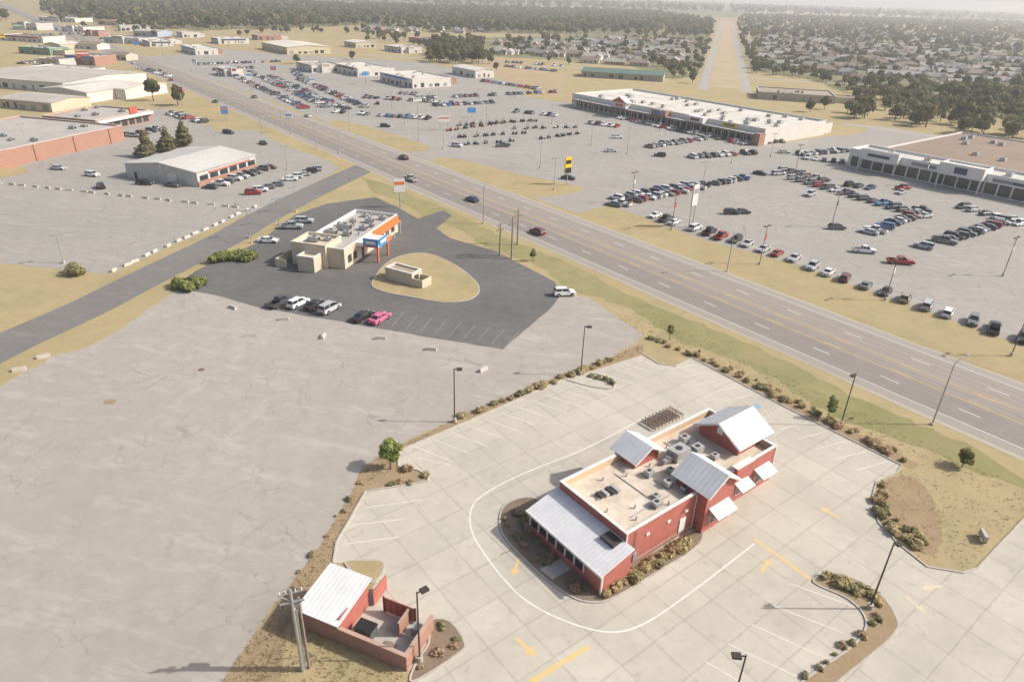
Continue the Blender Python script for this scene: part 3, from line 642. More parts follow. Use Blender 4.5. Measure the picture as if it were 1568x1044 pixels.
for nm,px,an,x,y,h,wa,ro,gb in misc:
    b=box_building(nm,G(*px),an,x,y,h,wa,ro,units=0 if gb else 5,win=True,gab=gb if gb else None); b.done()

# ---------------- houses ----------------
def house_mesh(i):
    v=[];f=[];fm=[]
    def bx(x0,x1,y0,y1,z0,z1,m):
        o=len(v); v.extend([(x0,y0,z0),(x1,y0,z0),(x1,y1,z0),(x0,y1,z0),(x0,y0,z1),(x1,y0,z1),(x1,y1,z1),(x0,y1,z1)])
        for q in((0,3,2,1),(4,5,6,7),(0,1,5,4),(1,2,6,5),(2,3,7,6),(3,0,4,7)): f.append(tuple(o+k for k in q)); fm.append(m)
    def roof(x0,x1,y0,y1,z,zr,ax,hip=0):
        o=len(v)
        if ax=='x':
            ym=(y0+y1)/2; v.extend([(x0,y0,z),(x1,y0,z),(x1,y1,z),(x0,y1,z),(x0+hip,ym,zr),(x1-hip,ym,zr)])
            fs=[(0,1,5,4),(2,3,4,5),(1,2,5),(3,0,4),(0,3,2,1)]
        else:
            xm=(x0+x1)/2; v.extend([(x0,y0,z),(x1,y0,z),(x1,y1,z),(x0,y1,z),(xm,y0+hip,zr),(xm,y1-hip,zr)])
            fs=[(1,2,5,4),(3,0,4,5),(0,1,4),(2,3,5),(0,3,2,1)]
        for k,q in enumerate(fs): f.append(tuple(o+j for j in q)); fm.append(1 if (k<2 or hip or k==4) else 0)
    Lh=14+(i%3)*2
    bx(0,Lh,0,9,0,2.8,0); roof(-.5,Lh+.5,-.5,9.5,2.8,5.6,'x',3 if i%2 else 0)
    bx(Lh-6,Lh,-4,-.01,0,2.8,0); roof(Lh-6.4,Lh+.4,-4.5,4,2.81,5.0,'y',0)
    for x in(1.5,5): bx(x,x+1.2,-.06,-.01,.9,2.1,2)
    bx(Lh-5.2,Lh-.8,-4.06,-4.01,.1,2.3,3); bx(3.4,4.2,-.06,-.01,.05,2.1,3)
    for x in(2,6,11): bx(x,x+1.2,9.01,9.06,.9,2.1,2)
    bx(2.2,2.9,5.5,6.1,3.2,6.2,4)
    me=bpy.data.meshes.new('house_mesh'); me.from_pydata(v,[],f)
    walls=[lw,M('tan_panel',(.4,.36,.28)),brick,M('grey_siding',(.42,.42,.41)),ly]; roofs=[M('shingle_grey',(.27,.26,.25),(.20,.192,.185),.5),M('shingle_brown',(.28,.225,.18),(.21,.17,.135),.5),M('shingle_light',(.40,.38,.345),(.32,.30,.275),.5)]
    for m in(walls[i%5],roofs[i%3],glass,trimw,brick): me.materials.append(m)
    me.polygons.foreach_set('material_index',fm); me.update(); return me
house_meshes=[house_mesh(i) for i in range(9)]
def inpoly(x,y,pl):
    c=False;j=len(pl)-1
    for i in range(len(pl)):
        xi,yi=pl[i];xj,yj=pl[j]
        if (yi>y)!=(yj>y) and x<(xj-xi)*(y-yi)/(yj-yi)+xi: c=not c
        j=i
    return c
houses=[]
def house_region(pl,du,dv,keep=.85):
    pl=GP(pl); us=[x*CU[0]+y*CU[1] for x,y in pl]; vs=[x*CV[0]+y*CV[1] for x,y in pl]
    v=min(vs); row=0
    while v<max(vs):
        u=min(us)
        while u<max(us):
            x=u*CU[0]+v*CV[0]; y=u*CU[1]+v*CV[1]
            if inpoly(x,y,pl) and random.random()<keep:
                o=bpy.data.objects.new('house',random.choice(house_meshes)); C.objects.link(o)
                o.location=(x+random.uniform(-1,1),y+random.uniform(-2,2),0.0); o.rotation_euler=(0,0,CR+(math.pi if row%2 else 0)+random.choice((0,0,0,math.pi/2))); s=random.uniform(.85,1.15); o.scale=(s,s,s)
                houses.append((x,y))
            u+=du
        v+=dv[row%2]; row+=1
house_region([(1150,98),(1150,62),(1250,62),(1568,90),(1568,138),(1420,134),(1290,122)],23,(25,36),.88)
house_region([(745,84),(770,62),(1000,62),(1082,70),(1070,110),(960,103),(850,92)],23,(25,36),.85)
house_region([(1165,60),(1568,88),(1568,55),(1150,38)],30,(34,56),.55)
house_region([(560,52),(730,52),(740,40),(560,42)],34,(34,50),.4)
rd0=G(1110,130); rd1=G(1113,34)
dv=Vector((rd1[0]-rd0[0],rd1[1]-rd0[1])).normalized(); nn=Vector((dv.y,-dv.x))
palr=M('pale_road',(.40,.375,.335),(.34,.315,.28),.1)
for s in(-14.5,14.5):
    a=(rd0[0]+nn.x*s-dv.x*40,rd0[1]+nn.y*s-dv.y*40); b2=(rd1[0]+nn.x*s,rd1[1]+nn.y*s)
    ribbon('boulevard_road',[a,b2],6.5,.02,palr)
sheet('boulevard_median',[ (rd0[0]+nn.x*s+dv.x*t,rd0[1]+nn.y*s+dv.y*t) for s,t in((-11,-20),(11,-20),(11,1600),(-11,1600))],.012,M('tan_median',(.46,.36,.22),(.37,.30,.19),.05,.95))
ribbon('side_road',GP([(1290,190),(1340,195),(1450,212),(1568,228),(1900,270)]),7,.02,palr)
for t in(60,190,330,500,700): 
    for sgn in(-1,1):
        a=(rd0[0]+dv.x*t+nn.x*sgn*18,rd0[1]+dv.y*t+nn.y*sgn*18); b2=(a[0]+nn.x*sgn*380,a[1]+nn.y*sgn*380)
        ribbon('residential_street',[a,b2],6,.017,palr)
lawn=grass_mat('lawn',(.23,.225,.12),(.34,.295,.17),(.17,.18,.09),grn=(.15,.175,.075))
sheet('neighbourhood_lawn',ragged(GP([(1150,110),(1150,40),(1568,60),(1900,75),(1900,200),(1568,150),(1400,138),(1290,140),(1240,122)]),2,14,5),.010,lawn)
sheet('neighbourhood_lawn',ragged(GP([(745,86),(740,58),(1000,52),(1087,60),(1070,116),(1030,122),(960,100),(850,92)]),2,14,6),.010,lawn)
sheet('woodland_floor',ragged(GP([(190,42),(330,46),(560,38),(660,50),(760,50),(1000,56),(1085,58),(1095,30),(1000,16),(560,6),(100,-4),(60,18)]),3,20,7),.004,lawn)
for i,(pl,c) in enumerate((([(700,88),(790,92),(870,118),(850,150),(790,128)],(.43,.33,.20)),([(1320,40),(1568,60),(1568,54),(1330,36)],(.44,.38,.25)),([(700,14),(980,14),(900,10),(700,10)],(.42,.37,.24)),([(1150,20),(1400,28),(1400,22),(1150,15)],(.42,.37,.23)),([(300,40),(400,36),(390,32),(310,34)],(.42,.35,.22)))):
    sheet('field_ground',GP(pl),.055+.004*i if i else .02,M('field_soil_%d'%i,c,tuple(v*.8 for v in c),.02,.95))

# ---------------- foliage ----------------
def leaf_geo(lobes,n,size,cols,seed,flat=1.0):
    r=np.random.default_rng(seed)
    w=np.array([l[3]**2 for l in lobes]); w=w/w.sum()
    idx=r.choice(len(lobes),n,p=w); lob=np.array([l[:5] for l in lobes])[idx]
    d=r.normal(size=(n,3)); d/=np.linalg.norm(d,axis=1)[:,None]
    rad=r.uniform(.45,1.05,n)**.6
    c=lob[:,:3]+d*np.stack([lob[:,3]*rad,lob[:,3]*rad,lob[:,4]*rad],1)
    c[:,2]=np.maximum(c[:,2],.05)
    nrm=d+r.normal(size=(n,3))*.5+np.array((0,0,.35)); nrm/=np.linalg.norm(nrm,axis=1)[:,None]
    t=np.cross(nrm,r.normal(size=(n,3))); t/=np.linalg.norm(t,axis=1)[:,None]; b=np.cross(nrm,t)
    s=(size*r.uniform(.5,1.3,n))[:,None]
    V=np.stack([c-t*s-b*s*.6,c+t*s-b*s*.8,c+t*s*.7+b*s,c-t*s*.8+b*s*.7],1).reshape(-1,3)
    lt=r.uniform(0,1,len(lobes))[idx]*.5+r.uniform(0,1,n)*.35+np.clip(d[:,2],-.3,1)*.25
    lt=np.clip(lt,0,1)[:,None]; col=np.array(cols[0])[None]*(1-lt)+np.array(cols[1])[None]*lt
    return V,np.repeat(col,4,0)
def mesh_np(name,V,F4,Cc):
    me=bpy.data.meshes.new(name); nv=len(V); nf=len(F4)
    me.vertices.add(nv); me.vertices.foreach_set('co',V.astype(np.float32).ravel())
    me.loops.add(nf*4); me.loops.foreach_set('vertex_index',F4.astype(np.int32).ravel())
    me.polygons.add(nf); me.polygons.foreach_set('loop_start',np.arange(0,nf*4,4,dtype=np.int32)); me.polygons.foreach_set('loop_total',np.full(nf,4,np.int32))
    at=me.attributes.new('col','FLOAT_COLOR','POINT'); at.data.foreach_set('color',np.concatenate([Cc,np.ones((nv,1))],1).astype(np.float32).ravel())
    me.materials.append(leaf); me.update(calc_edges=True); me.validate(); return me
BARK=np.array((.14,.105,.075))
def limb(a,b,r0,r1,k=5):
    a=np.array(a,float);b=np.array(b,float);d=b-a;d/=np.linalg.norm(d);u=np.cross(d,(.3,1,.1));u/=np.linalg.norm(u);w=np.cross(d,u)
    V=[]
    for q,r in((a,r0),(b,r1)):
        for i in range(k): V.append(q+r*(u*math.cos(2*math.pi*i/k)+w*math.sin(2*math.pi*i/k)))
    F=[[i,(i+1)%k,k+(i+1)%k,k+i] for i in range(k)]
    return np.array(V),np.array(F)
def build_tree(seed,Ht,R,n,size,cols,kind='round',limbs=6):
    r=random.Random(seed); lobes=[]
    if kind=='round':
        for i in range(9 if n>100 else 4):
            a=r.uniform(0,6.28);q=r.uniform(.15,.62)*R; zz=Ht*r.uniform(.42,.8); lobes.append((q*math.cos(a),q*math.sin(a),zz,R*r.uniform(.28,.55),R*r.uniform(.3,.5)))
        lobes.append((0,0,Ht*.75,R*.5,Ht*.25)); tr=Ht*.5
    elif kind=='cone':
        for i in range(14):
            t=i/13; a=r.uniform(0,6.28); rr=R*(1-t*.85)*r.uniform(.7,1.0); o=.25*R*(1-t); lobes.append((o*math.cos(a),o*math.sin(a),Ht*(.14+.8*t),rr,Ht*.07))
        tr=Ht*.85
    else:
        for i in range(6): a=r.uniform(0,6.28); q=r.uniform(.2,.55)*R; lobes.append((q*math.cos(a),q*math.sin(a),Ht*r.uniform(.35,.6),R*r.uniform(.4,.6),Ht*r.uniform(.35,.5)))
        tr=Ht*.3
    V,Cc=leaf_geo(lobes,n,size,cols,seed); F=np.arange(len(V)).reshape(-1,4)
    if kind!='shrub':
        segs=[((0,0,0),(0,0,tr),R*.07,R*.03)]
        for i in range(limbs):
            l=lobes[i%len(lobes)]; segs.append(((0,0,tr*r.uniform(.45,.9)),(l[0],l[1],l[2]),R*.03,R*.01))
        for s in segs:
            v,f=limb(*s); F=np.concatenate([F,f+len(V)]); V=np.concatenate([V,v]); Cc=np.concatenate([Cc,np.tile(BARK,(len(v),1))])
    return V,F,Cc
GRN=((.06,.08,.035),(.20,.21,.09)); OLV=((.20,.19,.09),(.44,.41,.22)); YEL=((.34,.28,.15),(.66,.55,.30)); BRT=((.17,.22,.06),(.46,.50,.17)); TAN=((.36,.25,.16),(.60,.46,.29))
_tm={}
def tree(name,px,Ht,R,n=1200,size=.25,cols=GRN,kind='round',world=None):
    key=(kind,round(Ht/R,0),n,cols,random.randint(0,3))
    if key not in _tm:
        V,F,Cc=build_tree(len(_tm)*37+11,1.0*Ht,R,n,size,cols,kind); _tm[key]=(mesh_np(name+'_mesh',V,F,Cc),Ht)
    me,h0=_tm[key]; o=bpy.data.objects.new(name,me); C.objects.link(o); x,y=world or G(*px)
    o.location=(x,y,0); s=Ht/h0; o.scale=(s*random.uniform(.85,1.15),s*random.uniform(.85,1.15),s); o.rotation_euler=(0,0,random.uniform(0,6.28)); return o
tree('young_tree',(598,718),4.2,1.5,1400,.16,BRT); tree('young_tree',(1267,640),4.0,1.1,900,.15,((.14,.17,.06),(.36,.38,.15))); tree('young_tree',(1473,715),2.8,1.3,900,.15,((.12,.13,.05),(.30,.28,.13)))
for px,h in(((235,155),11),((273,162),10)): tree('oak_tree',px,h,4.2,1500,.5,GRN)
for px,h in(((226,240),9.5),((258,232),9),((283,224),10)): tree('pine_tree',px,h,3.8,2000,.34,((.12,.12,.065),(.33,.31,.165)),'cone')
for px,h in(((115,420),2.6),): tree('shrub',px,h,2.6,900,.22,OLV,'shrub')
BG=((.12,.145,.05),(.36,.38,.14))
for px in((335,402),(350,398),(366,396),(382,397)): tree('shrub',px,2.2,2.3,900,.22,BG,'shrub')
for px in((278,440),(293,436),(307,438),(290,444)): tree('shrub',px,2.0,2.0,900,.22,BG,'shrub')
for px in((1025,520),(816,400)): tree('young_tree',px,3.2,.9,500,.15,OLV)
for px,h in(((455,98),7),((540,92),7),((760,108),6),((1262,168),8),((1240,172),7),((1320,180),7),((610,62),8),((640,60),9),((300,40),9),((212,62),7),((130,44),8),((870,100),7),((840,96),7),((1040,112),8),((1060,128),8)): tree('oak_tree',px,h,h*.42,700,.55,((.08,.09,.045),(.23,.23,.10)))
def shrubline(pts,sp,h,R,cols,jit=.3,n=260,size=.1,keep=.95):
    P=[G(*p) for p in pts]
    for a,b in zip(P[:-1],P[1:]):
        L=math.hypot(b[0]-a[0],b[1]-a[1]); k=0
        while k<L:
            if random.random()<keep:
                t=k/L; s=random.uniform(.6,1.2); cc=random.choice((cols,cols,TAN,OLV))
                tree('shrub',None,h*s,R,n,size,cc,'shrub',world=(a[0]+(b[0]-a[0])*t+random.uniform(-jit,jit),a[1]+(b[1]-a[1])*t+random.uniform(-jit,jit)))
            k+=sp*random.uniform(.7,1.4)
shrubline([(702,640),(935,552)],1.6,.8,.75,YEL); shrubline([(905,575),(938,588)],1.2,.7,.6,OLV)
shrubline([(1064,545),(1200,612),(1385,705)],1.6,.8,.8,YEL); shrubline([(1070,540),(1390,700)],2.6,.5,.6,TAN,.5)
shrubline([(1352,745),(1346,785),(1370,815),(1425,852)],1.1,.8,.7,YEL); shrubline([(1358,790),(1425,840)],1.3,.7,.6,YEL,.5)
shrubline([(1262,888),(1340,915),(1350,935)],1.0,.8,.7,YEL); shrubline([(1275,885),(1330,905)],1.1,.7,.6,OLV); shrubline([(1345,950),(1230,1040)],1.5,.5,.5,OLV)
shrubline([(930,912),(1062,828)],.8,.9,.65,YEL,.15); shrubline([(935,900),(1055,825)],1.0,.8,.55,YEL,.15)
shrubline([(780,795),(800,830),(840,868)],1.1,.6,.5,OLV,.7,keep=.8); shrubline([(790,785),(820,815),(840,850)],1.0,.7,.6,BG,.7); shrubline([(870,895),(905,905)],.9,.55,.45,OLV,.4)
shrubline([(620,722),(655,730)],1.0,.7,.55,YEL); shrubline([(600,742),(640,738)],1.2,.5,.5,OLV); shrubline([(665,960),(700,990)],1.0,.5,.45,OLV,.6,keep=.8); shrubline([(650,1020),(700,995)],1.3,.5,.45,TAN,.5); shrubline([(1000,520),(1060,545)],1.5,.7,.75,TAN,.7)
shrubline([(560,720),(520,790),(470,870)],2.2,.45,.5,TAN,.9,keep=.7)
def tufts(name,areas,density,h,cols,seed):
    r=np.random.default_rng(seed); Vs=[];Cs=[]
    for pl in areas:
        pl=GP(pl); xs=[p[0] for p in pl];ys=[p[1] for p in pl]; A=(max(xs)-min(xs))*(max(ys)-min(ys)); n=int(A*density)
        for _ in range(n):
            x=r.uniform(min(xs),max(xs));y=r.uniform(min(ys),max(ys))
            if not inpoly(x,y,pl): continue
            hh=h*r.uniform(.3,1.2); q=r.uniform(); col=np.array(cols[0])*(1-q)+np.array(cols[1])*q
            for _j in range(3):
                a=r.uniform(0,6.28); w=.03+.03*r.uniform(); dx,dy=math.cos(a),math.sin(a); ox,oy=r.normal(0,.1,2)
                lx,ly_=r.normal(0,.6,2)*hh
                Vs+= [(x+ox-dx*w,y+oy-dy*w,0),(x+ox+dx*w,y+oy+dy*w,0),(x+ox+dx*w*.4+lx,y+oy+dy*w*.4+ly_,hh),(x+ox-dx*w*.4+lx,y+oy-dy*w*.4+ly_,hh)]; Cs+=[col]*4
    V=np.array(Vs);F=np.arange(len(V)).reshape(-1,4); me=mesh_np(name+'_mesh',V,F,np.array(Cs)); o=bpy.data.objects.new(name,me); C.objects.link(o)
tufts('grass_tufts',[[(340,1044),(385,975),(430,915),(490,835),(530,770),(555,715),(598,688),(608,712),(560,750),(515,830),(508,862),(470,905),(440,960),(430,1044)],[(598,688),(700,640),(940,545),(985,525),(985,540),(860,580),(700,650),(610,690)],[(350,1100),(400,960),(455,940),(625,1035),(600,1100)]],5.0,.22,((.38,.29,.18),(.58,.48,.30)),3)
tufts('grass_tufts',[[(1385,715),(1568,800),(1475,870),(1420,862),(1345,795),(1345,745)],[(990,520),(1060,545),(1385,700),(1568,790),(1568,740),(1380,660),(1000,480),(940,480)]],2.0,.16,((.34,.31,.17),(.54,.47,.27)),4)
protos=[]
for s in range(5):
    cols=[((.05,.065,.035),(.17,.18,.085)),((.06,.07,.04),(.21,.20,.095)),((.045,.06,.035),(.145,.165,.075)),((.09,.08,.045),(.27,.23,.11)),((.05,.065,.04),(.16,.175,.085))][s]
    protos.append([build_tree(50+s,9,4.6,260,.7,cols,'round',3),build_tree(80+s,9,4.8,80,1.3,cols,'round',1)])
def mass(name,pos_list,lod,smin=.7,smax=1.25):
    if not pos_list: return
    Vs=[];Fs=[];Cs=[];o=0
    for x,y in pos_list:
        V,F,Cc=protos[rng.integers(5)][lod]; a=rng.uniform(0,6.28); s=smin+(smax-smin)*rng.beta(1.6,2.4); sz=s*rng.uniform(.8,1.3)
        c,sn=math.cos(a),math.sin(a)
        v=np.stack([(V[:,0]*c-V[:,1]*sn)*s+x,(V[:,0]*sn+V[:,1]*c)*s+y,V[:,2]*sz],1)
        Vs.append(v);Fs.append(F+o);Cs.append(Cc*rng.uniform(.75,1.35)*np.array((rng.uniform(.9,1.15),1,rng.uniform(.9,1.05)))); o+=len(v)
    me=mesh_np(name+'_mesh',np.concatenate(Vs),np.concatenate(Fs),np.concatenate(Cs)); ob=bpy.data.objects.new(name,me); C.objects.link(ob)
HA=np.array(houses)
def onroad(x,y):
    p=x*AX[0]+y*AX[1]
    if abs(p-HC)<22: return True
    w=(x-rd0[0])*nn.x+(y-rd0[1])*nn.y
    return abs(w)<21
def scat(pl,sp,keep=1.0,houseclear=0,clump=0.0):
    pl=GP(pl); xs=[p[0] for p in pl];ys=[p[1] for p in pl]; out=[]
    x=min(xs); ph=rng.uniform(0,6,4)
    while x<max(xs):
        y=min(ys)
        while y<max(ys):
            a=x+rng.uniform(-.6,.6)*sp; b=y+rng.uniform(-.6,.6)*sp
            kk=keep*(1+clump*(math.sin(a*.021+ph[0])*math.sin(b*.013+ph[1])+.6*math.sin(a*.051+ph[2])*math.sin(b*.037+ph[3])))
            if rng.uniform()<kk and inpoly(a,b,pl) and not onroad(a,b) and not(houseclear and np.any((np.abs(HA[:,0]-a)<houseclear)&(np.abs(HA[:,1]-b)<houseclear))): out.append((a,b))
            y+=sp
        x+=sp
    return out
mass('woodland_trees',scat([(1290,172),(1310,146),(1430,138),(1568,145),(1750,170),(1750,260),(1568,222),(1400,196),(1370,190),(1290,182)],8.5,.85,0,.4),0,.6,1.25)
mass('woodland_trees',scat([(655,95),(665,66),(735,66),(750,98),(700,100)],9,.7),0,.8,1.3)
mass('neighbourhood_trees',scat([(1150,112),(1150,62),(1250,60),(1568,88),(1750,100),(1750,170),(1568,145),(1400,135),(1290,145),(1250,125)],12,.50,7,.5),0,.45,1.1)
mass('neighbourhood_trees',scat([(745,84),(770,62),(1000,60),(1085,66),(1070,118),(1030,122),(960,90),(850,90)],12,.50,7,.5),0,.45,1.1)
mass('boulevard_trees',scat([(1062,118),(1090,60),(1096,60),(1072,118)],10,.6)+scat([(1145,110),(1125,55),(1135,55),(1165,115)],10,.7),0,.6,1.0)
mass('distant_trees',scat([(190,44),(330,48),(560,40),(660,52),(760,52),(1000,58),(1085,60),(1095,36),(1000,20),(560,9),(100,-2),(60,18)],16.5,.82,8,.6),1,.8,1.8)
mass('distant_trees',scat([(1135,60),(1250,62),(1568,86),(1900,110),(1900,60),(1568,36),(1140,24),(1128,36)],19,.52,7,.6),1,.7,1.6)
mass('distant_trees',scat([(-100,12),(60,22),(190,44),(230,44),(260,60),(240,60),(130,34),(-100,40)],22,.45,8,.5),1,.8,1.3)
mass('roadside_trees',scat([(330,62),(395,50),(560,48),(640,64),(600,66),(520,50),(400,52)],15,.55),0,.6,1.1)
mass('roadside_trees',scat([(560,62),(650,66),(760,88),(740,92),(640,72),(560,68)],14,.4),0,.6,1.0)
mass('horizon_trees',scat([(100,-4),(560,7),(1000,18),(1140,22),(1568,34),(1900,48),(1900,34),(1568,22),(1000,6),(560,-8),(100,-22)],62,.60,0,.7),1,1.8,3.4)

# ---------------- vehicles ----------------
tire=M('tyre_rubber',(.02,.02,.02)); hub=M('wheel_alloy',(.4,.4,.41),None,1,.35,.5,.6); tl=M('tail_lamp',(.4,.02,.02),None,1,.3); hl=M('head_lamp',(.75,.75,.72),None,1,.2); cg=M('car_glass',(.02,.023,.027),(.03,.035,.04),1,.08,.7)
paints=[]
for nm,c in(('white',(.75,.75,.74)),('silver',(.45,.46,.47)),('grey',(.18,.185,.19)),('black',(.022,.022,.024)),('red',(.35,.025,.025)),('maroon',(.15,.025,.03)),('navy',(.035,.055,.13)),('blue',(.05,.16,.38)),('tan',(.33,.28,.22)),('pink',(.70,.13,.27)),('charcoal',(.075,.077,.08))):
    m,nt,b=begin('car_paint_'+nm,.32,.5,0.0); b.inputs['Base Color'].default_value=c4(c); b.inputs['Coat Weight'].default_value=.5; b.inputs['Coat Roughness'].default_value=.1
    P=pos(nt); setc(nt,b,MX(nt,MT(nt,'MULTIPLY',noise(nt,P,1.5,3),.25),c,tuple(v*.75+.02 for v in c))); paints.append(m)
PN={m.name.replace('car_paint_',''):m for m in paints}
def car_mesh(kind):
    bm=bmesh.new()
    if kind=='sedan': Lc,Wc=4.8,1.84; prof=[(-2.4,.3),(-2.42,.62),(-2.36,.98),(-1.6,1.03),(.95,.98),(1.9,.84),(2.32,.7),(2.42,.5),(2.38,.26)]; gh=(-1.95,1.15,-1.1,.35,1.0,1.44)
    elif kind=='suv': Lc,Wc=4.8,1.92; prof=[(-2.36,.35),(-2.4,.7),(-2.34,1.1),(-1.6,1.12),(1.0,1.1),(1.95,1.0),(2.3,.85),(2.4,.6),(2.36,.32)]; gh=(-2.3,1.2,-2.0,.45,1.1,1.72)
    elif kind=='van': Lc,Wc=5.1,1.98; prof=[(-2.5,.33),(-2.55,.7),(-2.5,1.08),(-1.6,1.1),(1.3,1.08),(2.1,.92),(2.45,.75),(2.52,.5),(2.5,.3)]; gh=(-2.46,1.75,-2.25,.75,1.08,1.78)
    else: Lc,Wc=5.8,2.0; prof=[(-.95,.4),(-.95,1.12),(1.1,1.15),(2.3,1.1),(2.8,.98),(2.9,.65),(2.88,.38)]; gh=(-.93,1.25,-.75,.55,1.13,1.88)
    def hw(z): return Wc/2-(.0 if z<.75 else .06 if z<.95 else .1)
    A=[bm.verts.new((x,hw(z),z)) for x,z in prof]; Bv=[bm.verts.new((x,-hw(z),z)) for x,z in prof]
    n=len(prof); fs=[]
    for i in range(n-1): fs.append(bm.faces.new((A[i],A[i+1],Bv[i+1],Bv[i])))
    fs.append(bm.faces.new((A[-1],A[0],Bv[0],Bv[-1]))); fs.append(bm.faces.new(A[::-1])); fs.append(bm.faces.new(Bv))
    bmesh.ops.recalc_face_normals(bm,faces=bm.faces[:])
    bmesh.ops.bevel(bm,geom=[e for e in bm.edges if e.calc_length()<1.5 or abs(e.verts[0].co.y-e.verts[1].co.y)<.2],offset=.05,segments=1,affect='EDGES')
    x0,x1,r0,r1,zb,zr=gh; wb=Wc/2-.14; wr=Wc/2-.32
    q=[bm.verts.new(v) for v in((x0,-wb,zb-.03),(x1,-wb,zb-.03),(x1,wb,zb-.03),(x0,wb,zb-.03),(r0,-wr,zr),(r1,-wr,zr),(r1,wr,zr),(r0,wr,zr))]
    sides=[bm.faces.new([q[i] for i in t]) for t in((0,1,5,4),(1,2,6,5),(2,3,7,6),(3,0,4,7))]; top=bm.faces.new([q[i] for i in(4,5,6,7)])
    bmesh.ops.recalc_face_normals(bm,faces=sides+[top])
    bmesh.ops.inset_individual(bm,faces=sides,thickness=.07,depth=-.01)
    for f in sides: f.material_index=1
    def bx(x0,x1,y0,y1,z0,z1,mi):
        v=[bm.verts.new(c) for c in((x0,y0,z0),(x1,y0,z0),(x1,y1,z0),(x0,y1,z0),(x0,y0,z1),(x1,y0,z1),(x1,y1,z1),(x0,y1,z1))]
        for t in((0,3,2,1),(4,5,6,7),(0,1,5,4),(1,2,6,5),(2,3,7,6),(3,0,4,7)): bm.faces.new([v[i] for i in t]).material_index=mi
    xm=(r0+r1)/2
    for s in(-1,1):
        v=[bm.verts.new(c) for c in((xm-.06,s*(wb+.004),zb),(xm+.06,s*(wb+.004),zb),(xm+.06,s*(wr+.012),zr-.02),(xm-.06,s*(wr+.012),zr-.02))]; bm.faces.new(v)
        bx(x1-.28,x1-.1,s*(Wc/2-.02)-.09,s*(Wc/2-.02)+.09,zb-.02,zb+.13,0)
    if kind=='pickup':
        for s in(-1,1): bx(-2.9,-.96,s*.93-.05,s*.93+.05,.42,1.1,0)
        bx(-2.95,-2.85,-.88,.88,.45,1.1,0); bx(-2.85,-.96,-.88,.88,.42,.62,5); fx,rx=1.85,-1.95
    else: fx,rx=(1.5,-1.45)
    fr=max(p[0] for p in prof); re=-2.95 if kind=='pickup' else min(p[0] for p in prof); zl=.68 if kind=='sedan' else .8
    for s in(-1,1):
        bx(fr-.12,fr+.012,s*(Wc/2-.32)-.2,s*(Wc/2-.32)+.2,zl-.1,zl+.06,4); bx(re-.012,re+.1,s*(Wc/2-.2)-.13,s*(Wc/2-.2)+.13,zl,zl+.2,3)
    bx(fr-.1,fr+.02,-.45,.45,zl-.25,zl-.02,5); bx(re-.03,re+.05,-.25,.25,.45,.58,5)
    R=.36 if kind!='sedan' else .33
    for x in(fx,rx):
        for s in(-1,1):
            for rad,yy,mi,k in((R+.07,Wc/2+.004,5,14),(R,Wc/2+.03,2,14),(R*.62,Wc/2+.04,6,10)):
                yi=Wc/2-.22
                c0=[bm.verts.new((x+rad*math.cos(2*math.pi*i/k),s*yi,R+rad*math.sin(2*math.pi*i/k)*(1) if mi!=5 else max(.3,R+rad*math.sin(2*math.pi*i/k)))) for i in range(k)]
                c1=[bm.verts.new((v.co.x,s*yy,v.co.z)) for v in c0]
                bm.faces.new(c1).material_index=mi
                for i in range(k): bm.faces.new((c0[i],c0[(i+1)%k],c1[(i+1)%k],c1[i])).material_index=mi
    bmesh.ops.recalc_face_normals(bm,faces=bm.faces[:])
    me=bpy.data.meshes.new(kind+'_mesh'); bm.to_mesh(me); bm.free()
    for m in(PN['white'],cg,tire,tl,hl,black,hub): me.materials.append(m)
    return me
CM={k:car_mesh(k) for k in('sedan','suv','van','pickup')}
def car(xy,ang,kind=None,paint=None,name='parked_car'):
    kind=kind or random.choices(('sedan','suv','pickup','van'),(5,5,2,1))[0]
    paint=paint or random.choices(list(PN),(24,18,13,14,7,3,5,3,4,0,13))[0]
    if kind=='pickup': name=name.replace('car','pickup_truck')
    o=bpy.data.objects.new(name,CM[kind]); C.objects.link(o); o.location=(xy[0],xy[1],.024); o.rotation_euler=(0,0,ang); s=random.uniform(.93,1.05); o.scale=(s,random.uniform(.96,1.02),random.uniform(.93,1.06))
    o.material_slots[0].link='OBJECT'; o.material_slots[0].material=PN[paint]; return o
HW=SITE+math.pi/2
def row(a,b,sp=3.0,ang=None,fill=.88,paint=None):
    A=G(*a);Bb=G(*b); L=math.hypot(Bb[0]-A[0],Bb[1]-A[1]); n=max(1,int(L/sp)); d=math.atan2(Bb[1]-A[1],Bb[0]-A[0])
    if ang is None: ang=d+math.pi/2
    for i in range(n+1):
        if random.random()>fill: continue
        t=i/n; car((A[0]+(Bb[0]-A[0])*t+random.uniform(-.4,.4),A[1]+(Bb[1]-A[1])*t+random.uniform(-.4,.4)),ang+random.choice((0,math.pi))+random.uniform(-.06,.06),paint=paint)
def cpx(px,ang,kind,paint,name='parked_car'): return car(G(*px),ang,kind,paint,name)
a0=math.radians(78)
for px,k,p in(((430,466),'pickup','charcoal'),((457,468),'suv','white'),((483,471),'sedan','black'),((505,476),'van','silver'),((556,488),'sedan','black'),((582,491),'sedan','pink')): cpx(px,a0-.25,k,p)
cpx((411,371),CR+.25,'sedan','white'); cpx((447,350),CR+.35,'pickup','silver'); cpx((466,341),CR+.3,'suv','silver'); cpx((864,452),SITE-.5,'suv','white')
for px,k,p in(((618,244),'suv','black'),((629,277),'pickup','silver'),((723,308),'sedan','navy'),((823,358),'suv','maroon'),((330,157),'sedan','black'),((245,110),'sedan','black'),((262,124),'suv','red'),((472,179),'sedan','white'),((205,98),'suv','white'),((180,86),'sedan','silver'),((150,72),'suv','black'),((120,60),'sedan','white'),((390,150),'sedan','grey')): cpx(px,HW,k,p,'car')
